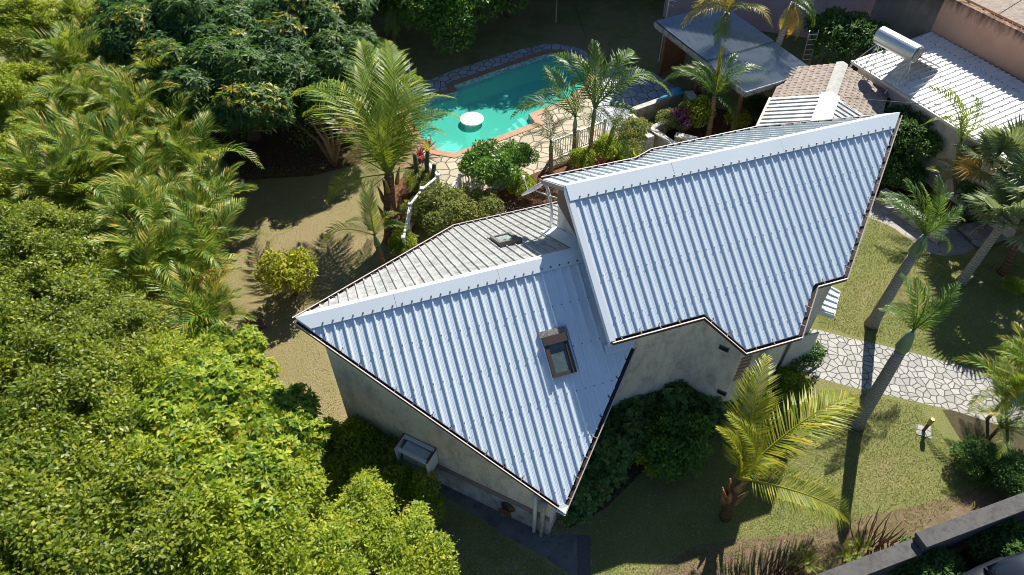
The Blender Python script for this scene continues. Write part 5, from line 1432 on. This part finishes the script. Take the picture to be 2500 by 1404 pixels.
LM['yellow'] = leaf_mat('yellow_green_leaf', [(0.0,(0.09,0.12,0.012)),(0.5,(0.19,0.21,0.018)),(1.0,(0.36,0.31,0.03))], 0.4, 0.38, 0.4, (0.55,0.55,0.03))
LM['purple'] = leaf_mat('purple_leaf', [(0.0,(0.05,0.012,0.04)),(0.5,(0.13,0.04,0.11)),(1.0,(0.24,0.10,0.20))], 0.4, 0.25, 0.4, (0.3,0.08,0.2))
LM['red'] = leaf_mat('red_cordyline', [(0.0,(0.10,0.015,0.02)),(0.5,(0.26,0.04,0.045)),(1.0,(0.33,0.12,0.08))], 0.4, 0.3, 0.4, (0.45,0.08,0.06))
LM['vine'] = leaf_mat('round_leaf', [(0.0,(0.045,0.10,0.035)),(0.5,(0.085,0.165,0.045)),(0.9,(0.10,0.15,0.04)),(1.0,(0.20,0.12,0.05))], 0.38, 0.3, 0.45, (0.25,0.42,0.06))

CR = {}
LM['olive'] = leaf_mat('olive_leaf', [(0.05,(0.04,0.07,0.008)),(0.45,(0.085,0.125,0.010)),(0.8,(0.15,0.18,0.014)),(1.0,(0.24,0.235,0.03))], 0.28, 0.4, 0.55, (0.46,0.52,0.02))
CR['fineA'] = crown('crown_fine_a', 1, LM['olive'], 3.6, 1.9, 120, 0.52, 52000, 0.15, 0.50, 'cloud', 0.6, low=0.4)
CR['fineB'] = crown('crown_fine_b', 2, LM['fine'], 3.4, 1.7, 95, 0.58, 48000, 0.15, 0.50, 'cloud', 0.55, low=0.45)
CR['bright'] = crown('crown_bright', 3, LM['bright'], 3.0, 1.7, 60, 0.55, 24000, 0.25, 0.40, 'rosette', 0.7, low=0.4, rosette=8)
CR['mango'] = crown('crown_mango', 4, LM['mango'], 4.4, 3.0, 70, 0.95, 64000, 0.27, 0.24, 'rosette', 0.8, low=0.5, rosette=10)
CR['mangonew'] = crown('crown_mango_new', 4, LM['mangonew'], 4.4, 3.0, 70, 0.99, 3600, 0.25, 0.26, 'rosette', 0.8, low=0.5, rosette=10, up=0.9, sub=14)
CR['weep'] = crown('crown_weeping', 6, LM['gloss'], 3.2, 2.8, 30, 1.0, 30000, 0.17, 0.45, 'spray', 0.9, low=0.6)
TR = {}
TRUNK_OF = {'fineA':('bark',0.16,4.2),'fineB':('bark',0.15,4.0),'bright':('bark',0.13,3.0),'mango':('bark',0.26,2.6),'weep':('bark',0.2,3.0)}
for k, (mt, r0, zc) in TRUNK_OF.items():
    TR[k] = (trunk_mesh('trunk_'+k, CR[k][1], zc, r0, M[mt], 3), zc)
def tree(kind, u, v, ztop, label, scale=1.0, rz=None, group=None, pos=None, new=False, cat='tree'):
    """stand a tree so its crown centre lies at the sighting (u,v) at height ztop"""
    zc = TR[kind][1]; me, bl = CR[kind]; hh = max(q[2] for q in bl)
    if pos is None:
        c = site(u, v, ztop); zb = max(0.5, ztop-0.55*hh*scale)
    else:
        c = Vector(pos); zb = zc*scale
    r_ = empty('broadleaf_tree', (c.x, c.y, 0), label, cat, group, rz=rnd.uniform(0,6.28) if rz is None else rz)
    t_ = inst('trunk', TR[kind][0], r_); t_.scale = (scale, scale, zb/zc)
    inst('crown', me, r_, (0,0,zb), scale=scale)
    if new: inst('young_leaves', CR['mangonew'][0], r_, (0,0,zb), scale=scale)
    return r_
# fine leaved trees in the left foreground
for i, (k, u, v, z, s, lab) in enumerate([
    ('fineB',15,40,4.5,0.62,'light green fine leaved tree in the top left corner'),
    ('fineB',15,235,4.2,0.60,'light green fine leaved tree on the left edge beside the upper grove'),
    ('fineB',0,410,4.2,0.55,'fine leaved tree on the left edge where dark gaps show'),
    ('fineA',50,610,4.5,0.60,'fine leaved tree left of the middle grove palms'),
    ('fineB',225,690,4.0,0.42,'small fine leaved crown reaching up between the lower grove palms'),
    ('fineA',40,800,4.6,0.66,'wide fine leaved crown on the left edge at mid height of the photo'),
    ('fineA',215,850,4.4,0.50,'fine leaved crown below the small crown among the grove palms'),
    ('fineA',110,1000,4.6,0.66,'olive green fine leaved tree with a visible grey stem'),
    ('fineB',320,950,4.2,0.48,'fine leaved tree between the olive tree and the big bright leaves'),
    ('fineA',50,1190,4.6,0.72,'shaded olive fine leaved tree in the lower left'),
    ('fineB',270,1160,4.4,0.60,'fine leaved tree just left of the big leaved rosettes'),
    ('fineB',430,1320,4.2,0.64,'fine leaved tree at the bottom left of centre'),
    ('fineB',650,1340,3.8,0.56,'yellow green fine leaved tree at the bottom edge'),
    ('fineB',890,1345,3.0,0.50,'bright yellow green shrub tree nearest the concrete apron'),
    ('fineA',190,1380,4.6,0.68,'fine leaved tree cut by the bottom edge at the left'),
    ('fineA',-70,1390,5.0,0.7,'fine leaved tree cut by the bottom left corner')]):
    tree(k, u, v, z, lab, s, group='fine leaved trees of the left garden')
for u, v, z, s, lab in ((530,900,3.2,0.50,'glossy bright green tree beside the lower grove edge'),(430,1040,4.2,0.66,'tree with big bright rosettes in the left foreground'),(610,1070,3.6,0.60,'big leaved bright tree beside the sunny lawn strip'),(540,1190,4.0,0.62,'big leaved tree in front of the bright rosette tree')):
    tree('bright', u, v, z, lab, s, group='big leaved bright trees')
# mango trees
tree('mango', 565, 165, 3.5, 'huge dark green mango tree with yellow young leaves', 0.92, new=True, rz=0.4)
tree('mango', 750, 165, 3.1, 'dark mango tree beside the pool end', 0.74, rz=2.4)
tree('mango', 430, 40, 4.0, 'mango tree at the top behind the palm grove', 0.85, new=True, rz=4.1)
tree('mango', 680, 0, 4.0, 'mango tree at the top edge of the frame', 0.95, new=True, rz=5.2)
# tall trees standing beyond the frame that shade the back lawn, pool end and shelter
for i, (x, y, s) in enumerate(((-8.5,42.5,1.45),(-3,43.5,1.55),(2.5,44,1.65),(7.0,45,1.65),(-14,43,1.3))):
    tree('mango', 0, 0, 0, 'tall dark tree beyond the back lawn, out of the frame', s, pos=(x, y, 0), group='tall trees beyond the back lawn')

# ---- shrubs
SH = {}
def shrub_mesh(key, seed, mat, R_, H, nb, rb, n, leaf, aspect, style='spray', flat=0.85, **k):
    me, bl = crown('foliage_'+key, seed, mat, R_, H, nb, rb, n, leaf, aspect, style, flat, low=0.6, **k)
    m = MB(); g = random.Random(seed)
    for b in bl[:10]:
        m.tube([(g.uniform(-.08,.08),g.uniform(-.08,.08),-0.45), (b[0]*0.5,b[1]*0.5,b[2]*0.4), (b[0],b[1],b[2])], [0.035,0.022,0.008], 5)
    st = m.mesh('stems_'+key); st.materials.append(M['bark']); SH[key] = (me, st)
shrub_mesh('gloss', 11, LM['gloss'], 0.95, 0.9, 18, 0.38, 6000, 0.12, 0.5)
shrub_mesh('pale', 12, LM['pale'], 1.0, 0.6, 20, 0.36, 7000, 0.09, 0.5)
shrub_mesh('yellow', 13, LM['yellow'], 0.75, 1.1, 20, 0.28, 3200, 0.11, 0.45)
shrub_mesh('dark', 14, LM['dark'], 1.0, 0.8, 18, 0.36, 5500, 0.12, 0.45)
shrub_mesh('vine', 15, LM['vine'], 0.9, 0.7, 16, 0.36, 2600, 0.19, 0.85)
shrub_mesh('green', 16, LM['bright'], 0.8, 0.8, 16, 0.34, 4500, 0.12, 0.45)
shrub_mesh('purple', 17, LM['purple'], 0.4, 0.6, 10, 0.2, 900, 0.13, 0.4)
shrub_mesh('hedge', 19, LM['gloss'], 2.2, 1.8, 46, 0.55, 20000, 0.16, 0.42)
shrub_mesh('oleander', 18, LM['bright'], 1.5, 1.3, 30, 0.5, 14000, 0.14, 0.36)
def shrub(kind, u, v, z, label, s=1.0, cat='shrub', group=None, sz=None):
    """foliage base centre at height z"""
    c = site(u, v, z); r_ = empty('shrub', (c.x, c.y, 0), label, cat, group, rz=rnd.uniform(0,6.28), scale=s)
    lift = max(z/s, 0.35)-0.0
    inst('stems', SH[kind][1], r_, (0,0,max(0.42, lift)*0.98)); inst('foliage', SH[kind][0], r_, (0,0,lift*0.9))
    return r_
shrub('gloss',1195,425,0.7,'round glossy green bush on the pool terrace',1.15)
shrub('gloss',1262,392,0.6,'smaller glossy bush just right of the round bush',0.75)
shrub('pale',1085,520,0.5,'broad pale olive bush between the railing and the lower roof',1.15)
shrub('pale',1165,510,0.4,'low pale yellow green bush by the white groundcover',0.85)
shrub('yellow',715,690,0.6,'loose yellow green shrub standing alone on the dry lawn',1.25)
shrub('pale',1025,445,0.4,'low olive bush under the coconut palm by the railing',0.6)
shrub('green',1275,460,0.5,'big leaved light green shrub under the upper roof eave',0.62)
shrub('green',985,600,0.4,'low leafy bush at the foot of the coconut trunk',0.62)
shrub('pale',1010,520,0.35,'small grey green bush inside the railing corner',0.6)
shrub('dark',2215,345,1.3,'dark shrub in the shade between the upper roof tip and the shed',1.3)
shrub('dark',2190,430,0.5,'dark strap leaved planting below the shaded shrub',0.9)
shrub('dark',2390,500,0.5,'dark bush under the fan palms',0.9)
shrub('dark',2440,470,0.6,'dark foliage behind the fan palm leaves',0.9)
shrub('dark',2068,110,2.3,'leafy dark tree beside the ladder and lavender wall',1.6,'tree')
shrub('dark',2010,75,2.2,'upper leafy bush above the ladder',0.9)
shrub('green',1700,285,0.7,'bright lime green bush under the yellow frond palm',0.85)
shrub('pale',1640,300,0.5,'pale flowering bush inside the stained planter wall',0.7)
shrub('purple',1665,300,0.6,'purple leaved plant between the planter bushes',1.1)
shrub('yellow',1800,305,0.4,'yellow green grassy clump behind the upper roof eave',0.7)
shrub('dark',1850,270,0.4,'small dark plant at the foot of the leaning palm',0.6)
shrub('pale',1545,325,0.4,'pale leafy bush beside the garden steps',0.8)
shrub('green',1480,375,0.35,'light green low planting under the slender palms',0.75)
shrub('pale',1530,370,0.3,'yellowish low planting next to the upper eave corner',0.65)
shrub('green',1420,395,0.35,'low planting at the feet of the slender palms',0.6)
# hedge trees at the top of the frame
shrub('hedge',1100,-12,1.0,'glossy green leafy tree hanging over the dark lawn at the top',1.15,'tree'); shrub('hedge',1000,-5,1.0,'glossy bush just right of the hanging palm at the top',0.85); shrub('hedge',1205,-45,0.9,'glossy bush at the top edge above the dark lawn',0.9); shrub('hedge',1330,-75,0.8,'dark bush at the top edge left of the bare sapling',0.9); shrub('hedge',1480,-80,0.8,'dark bush at the top edge right of the bare sapling',0.95); shrub('hedge',880,20,0.8,'shaded bush behind the two top palms',0.9)
tree('weep', 1090, -60, 3.2, 'glossy green tree standing behind the hedge at the top', 1.15)
tree('weep', 1240, -95, 3.0, 'smaller glossy green tree at the top behind the dark lawn', 0.75)
tree('weep', 950, -90, 3.4, 'glossy green tree at the top behind the hanging palm', 0.9)
# bushes in the shaded angle of the house
for i, (u, v, s) in enumerate(((1520,985,0.85),(1590,965,1.0),(1660,965,1.05),(1725,985,0.95),(1555,1040,0.8))):
    shrub('vine',u,v,0.55,['round leaved bush touching the lower roof edge','round leaved bush under the blank house wall','tallest round leaved bush in the inner corner of the house','round leaved bush beside the golden coconut fronds','round leaved bush in the middle of the shaded bed'][i],s,group='round leaved bushes in the house corner')
shrub('vine',1470,1110,0.5,'round leaved bush below the long right roof edge',0.85); shrub('vine',1420,1190,0.4,'yellowish round leaved bush near the low roof corner',0.72)
shrub('vine',1400,1245,0.25,'small round leaved plant at the low roof corner',0.5)
shrub('gloss',1640,1095,0.5,'small leaved green bush standing forward in the shade',1.0)
shrub('green',1590,1120,0.3,'low green bush at the front of the shaded bed',0.7)
shrub('dark',1935,870,0.4,'dark leafy bush beside the stone path and house corner',0.75)
shrub('green',1925,945,0.2,'low sunlit groundcover bush by the path edge',0.6)
# flowering bush by the front-left wall
shrub('oleander',850,1150,0.8,'dark green flowering bush against the grey front wall',0.85); shrub('oleander',770,1120,0.7,'dark green bush at the left corner of the grey wall',0.62)
shrub('oleander',960,1235,0.7,'dark green bush with yellow flowers over the concrete apron',0.72)
fl = MB()
for k in range(16):
    c = site(rnd.uniform(820,1010), rnd.uniform(1060,1270), rnd.uniform(1.4,2.0))
    for q in range(5):
        a = 2*math.pi*q/5; fl.add([c, c+Vector((math.cos(a-.4)*.06, math.sin(a-.4)*.06,.02)), c+Vector((math.cos(a)*.09, math.sin(a)*.09,.01)), c+Vector((math.cos(a+.4)*.06, math.sin(a+.4)*.06,.02))], [(0,1,2,3)])
# red cordylines and bromeliads near the coconut palm
def spiky(u, v, label, mat, n=34, L=0.6, z0=0.3, group=None, cat='plant'):
    c = site(u, v, 0); g = np.random.default_rng(int(u)); r_ = empty('spiky_plant', c, label, cat, group)
    m = MB(); m.tube([(0,0,0),(0.02,0,z0)], [0.03,0.02], 5); obj('stem', m, M['bark'], r_, local=True)
    D = rand_dir(g, n); D[:,2] = np.abs(D[:,2])*0.9+0.15; D = norm(D); P = np.zeros((n,3)); P[:,2] = z0*g.uniform(0.6,1.0,n)
    N = norm(np.array([0,0,1.0])-D*D[:,2:3]+rand_dir(g, n)*0.2); Ls = L*g.uniform(0.7,1.15,n)
    V, F = leaf_arrays(P, D, N, Ls, Ls*0.13); inst('leaves', np_mesh('spiky_leaves', V, F, mat), r_)
for u, v, l in ((1048,375,'red leaved cordyline by the pool coping corner'),(1025,395,'dark red cordyline behind the leaning cactus'),(978,548,'small red bromeliad at the foot of the coconut palm'),(1440,410,'red brown bromeliad cluster below the slender palms'),(1465,425,'dry reddish bromeliad beside the upper roof eave')):
    spiky(u, v, l, LM['red'], group='red leaved plants')
for u, v, l in ((2165,440,'strap leaved lily clump by the shaded path start'),(2205,455,'strap leaved lily clump beside the low beige wall'),(1500,395,'sunlit strap leaved clump at the eave of the upper roof'),(1550,405,'yellow green strap leaved clump nearest the garden steps')):
    spiky(u, v, l, LM['green'] if 'green' in LM else LM['bright'], 44, 0.8, 0.1)
# cactus columns by the railing
M['cactus'] = surf('cactus_green', (0.06,0.10,0.05), (0.04,0.065,0.035), 6, 0.7)
ctp = site(1035,455); r_ = empty('column_cactus', ctp, 'dark column cactus with three leaning stems beside the railing', 'cactus')
for a, b in (((1022,455),(1012,375,1.6)),((1040,462),(1044,362,1.7)),((1052,470),(1060,400,1.4))):
    m = MB(); p = site(*a); q = site(*b); m.tube([p, (p+q)/2, q-UP*0.05, q], [0.09,0.095,0.085,0.03], 9); obj('cactus_stem', m, M['cactus'], r_, smooth=True)
# bare branched tree left of the coconut palm
bt = site(818,405); r_ = empty('bare_tree', bt, 'pruned tree with bare brown limbs beside the coconut palm', 'tree')
m = MB(); b0 = bt
for a in ((775,290,2.3),(760,300,2.4),(835,280,2.2),(840,330,1.4),(720,300,2.0),(800,270,2.5)):
    q = site(*a); mid = b0+(q-b0)*0.45+Vector((0.05,0,0.35)); m.tube([b0, mid, q], [0.11,0.075,0.025], 8)
    for k in range(3):
        e = q+Vector((rnd.uniform(-.5,.5), rnd.uniform(-.4,.4), rnd.uniform(0,.4))); m.tube([mid+(q-mid)*0.6, e], [0.03,0.01], 5)
obj('limbs', m, surf('pruned_bark', (0.26,0.17,0.10), (0.17,0.11,0.065), 6, 0.9), r_, smooth=True)
g = np.random.default_rng(5); Pn = []
for a in ((735,250,2.4),(745,335,1.6),(840,255,2.4),(715,240,2.3)):
    c = site(*a); Pn.append(np.array(c)+g.normal(size=(140,3))*0.28)
P = np.concatenate(Pn); D = rand_dir(g, len(P)); N = norm(np.array([0,0,1.0])+rand_dir(g, len(P))*0.6); Ls = 0.15*g.uniform(.7,1.2,len(P))
V, F = leaf_arrays(P-np.array(bt), D, N, Ls, Ls*0.4); inst('leaf_tufts', np_mesh('leaf_tufts', V, F, LM['gloss']), r_)
# bare grey sapling in the dark lawn
sp_ = site(1357,55); r_ = empty('bare_sapling', sp_, 'leafless pale sapling on the dark back lawn', 'tree')
m = MB(); m.tube([sp_, sp_+UP*1.3], [0.04,0.03], 7)
for k in range(5):
    a = 2*math.pi*k/5; d = Vector((math.cos(a),math.sin(a),0)); m.tube([sp_+UP*1.25, sp_+UP*1.5+d*0.35, sp_+UP*2.1+d*0.5], [0.02,0.015,0.006], 5)
obj('branches', m, M['pvcold'], r_)
# twiggy cut hedge stubs along the boundary wall
for i, (u, v, n) in enumerate(((2125,1335,26),(1910,1398,22),(1860,1412,18),(2150,1320,18))):
    c = site(u, v, 0); r_ = empty('cut_hedge', c, ['tall twiggy brown hedge stub near the wall step','bare twiggy hedge stub at the bottom edge','bare twiggy hedge stub cut by the bottom edge','fan of bare twigs beside the boundary wall'][i], 'hedge stub')
    m = MB()
    for k in range(n):
        a = rnd.uniform(0,6.28); rr = rnd.uniform(0,0.45); p = Vector((math.cos(a)*rr*1.6, math.sin(a)*rr, 0)); e = p*1.5+Vector((rnd.uniform(-.1,.1), rnd.uniform(-.1,.1), rnd.uniform(0.5,0.95)))
        m.tube([p, (p+e)/2+Vector((rnd.uniform(-.05,.05),0,0)), e], [0.018,0.012,0.005], 5)
    obj('twigs', m, surf('dry_twig', (0.15,0.09,0.055), (0.09,0.055,0.035), 8, 0.95), r_, local=True)
def fern(u, v, lab):
    hd = site(u, v, 0.1); palm(lab, (hd.x,hd.y,0), hd, 'areca', [], 0.02, 0.02, T_THIN, nauto=10, autolen=0.55, autoel=(15,70), name='fern', cat='fern', group='ferns along the boundary wall')
fern(2060,1360,'green fern clump against the boundary wall left of the twigs'); fern(2090,1345,'fern clump under the tall twiggy hedge stub'); fern(1965,1378,'small fern patch by the bottom edge of the lawn')
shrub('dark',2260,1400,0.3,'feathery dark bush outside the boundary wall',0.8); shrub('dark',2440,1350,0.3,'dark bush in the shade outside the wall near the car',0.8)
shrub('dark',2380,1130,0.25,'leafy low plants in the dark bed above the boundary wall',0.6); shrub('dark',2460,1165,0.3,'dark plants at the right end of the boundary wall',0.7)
shrub('green',2470,700,0.35,'small leafy sucker at the foot of the orange trunk',0.4)
shrub('green',2495,880,0.5,'leafy bush at the right edge between lawn and path',0.7)
# white groundcover by the lower roof eave
c = site(1200,530,0.05); g = np.random.default_rng(8); n = 500
P = np.array(c)+np.stack([g.normal(0,0.6,n), g.normal(0,0.4,n), g.uniform(0.02,0.25,n)],1); D = rand_dir(g, n); N = norm(np.array([0,0,1.0])+rand_dir(g, n)*0.5)
V, F = leaf_arrays(P, D, N, np.full(n,0.10), np.full(n,0.045)); o = bpy.data.objects.new('silver_groundcover', np_mesh('silver_groundcover', V, F, leaf_mat('silver_leaf', [(0,(0.25,0.27,0.27)),(1,(0.45,0.47,0.46))], 0.5, 0.2, 0.3, (0.4,0.42,0.4)))); COL.objects.link(o)
tag(o, kind='stuff', label='silvery groundcover by the lower roof eave', cat='groundcover')

# ---- grass blades over the lawns (nobody could count them)
def blades(name, polys, dens, hgt, wid, stops, label, seed):
    g = np.random.default_rng(seed); allP = []
    for poly in polys:
        pts = np.array([tuple(site(u, v))[:2] for u, v in poly]); mn, mx = pts.min(0), pts.max(0)
        n = int(dens*(mx-mn)[0]*(mx-mn)[1]); Q = mn+g.random((n,2))*(mx-mn); ins = np.zeros(n, bool)
        for i in range(len(pts)):
            a, b = pts[i], pts[i-1]
            c = ((a[1] > Q[:,1]) != (b[1] > Q[:,1])) & (Q[:,0] < (b[0]-a[0])*(Q[:,1]-a[1])/(b[1]-a[1]+1e-12)+a[0]); ins ^= c
        allP.append(Q[ins])
    Q = np.concatenate(allP); n = len(Q)
    th = g.random(n)*6.283; h = hgt*g.uniform(0.5,1.4,n); le = g.normal(0,0.6,(n,2))*h[:,None]
    V = np.empty((n,3,3)); s = np.stack([np.cos(th), np.sin(th)],1)*wid*0.5
    V[:,0,:2] = Q-s; V[:,1,:2] = Q+s; V[:,0,2] = 0.0; V[:,1,2] = 0.0; V[:,2,:2] = Q+le; V[:,2,2] = h
    me = np_mesh(name, V.reshape(-1,3), np.arange(3*n).reshape(n,3), leaf_mat(name+'_blade', stops, 0.6, 0.3, 0.2, (0.4,0.42,0.08)))
    o = bpy.data.objects.new(name, me); COL.objects.link(o); tag(o, label, 'grass', kind='stuff')
LAWN_R = [[(2060,700),(2130,520),(2260,615),(2400,640),(2500,650),(2520,940),(2330,885),(2240,855),(2000,798),(1990,740)],
          [(1440,1300),(1560,1170),(1760,1080),(1900,940),(2110,960),(2240,990),(2330,1100),(2420,1180),(2230,1300),(1960,1400),(1440,1410)],[(1040,1250),(1150,1270),(1400,1410),(1050,1420)]]
LAWN_L = [[(480,420),(800,400),(930,560),(960,640),(720,770),(800,880),(850,1080),(700,1080),(560,860),(480,600)]]
blades('grass', LAWN_R, 650, 0.05, 0.020, [(0,(0.09,0.14,0.03)),(0.45,(0.17,0.21,0.05)),(0.8,(0.26,0.265,0.09)),(1,(0.36,0.32,0.15))], 'short sunlit lawn grass around the palms', 3)
blades('dry_grass', LAWN_L, 260, 0.04, 0.020, [(0,(0.13,0.13,0.04)),(0.3,(0.25,0.21,0.09)),(0.7,(0.34,0.26,0.15)),(1,(0.42,0.32,0.20))], 'dry thin lawn grass left of the house', 4)
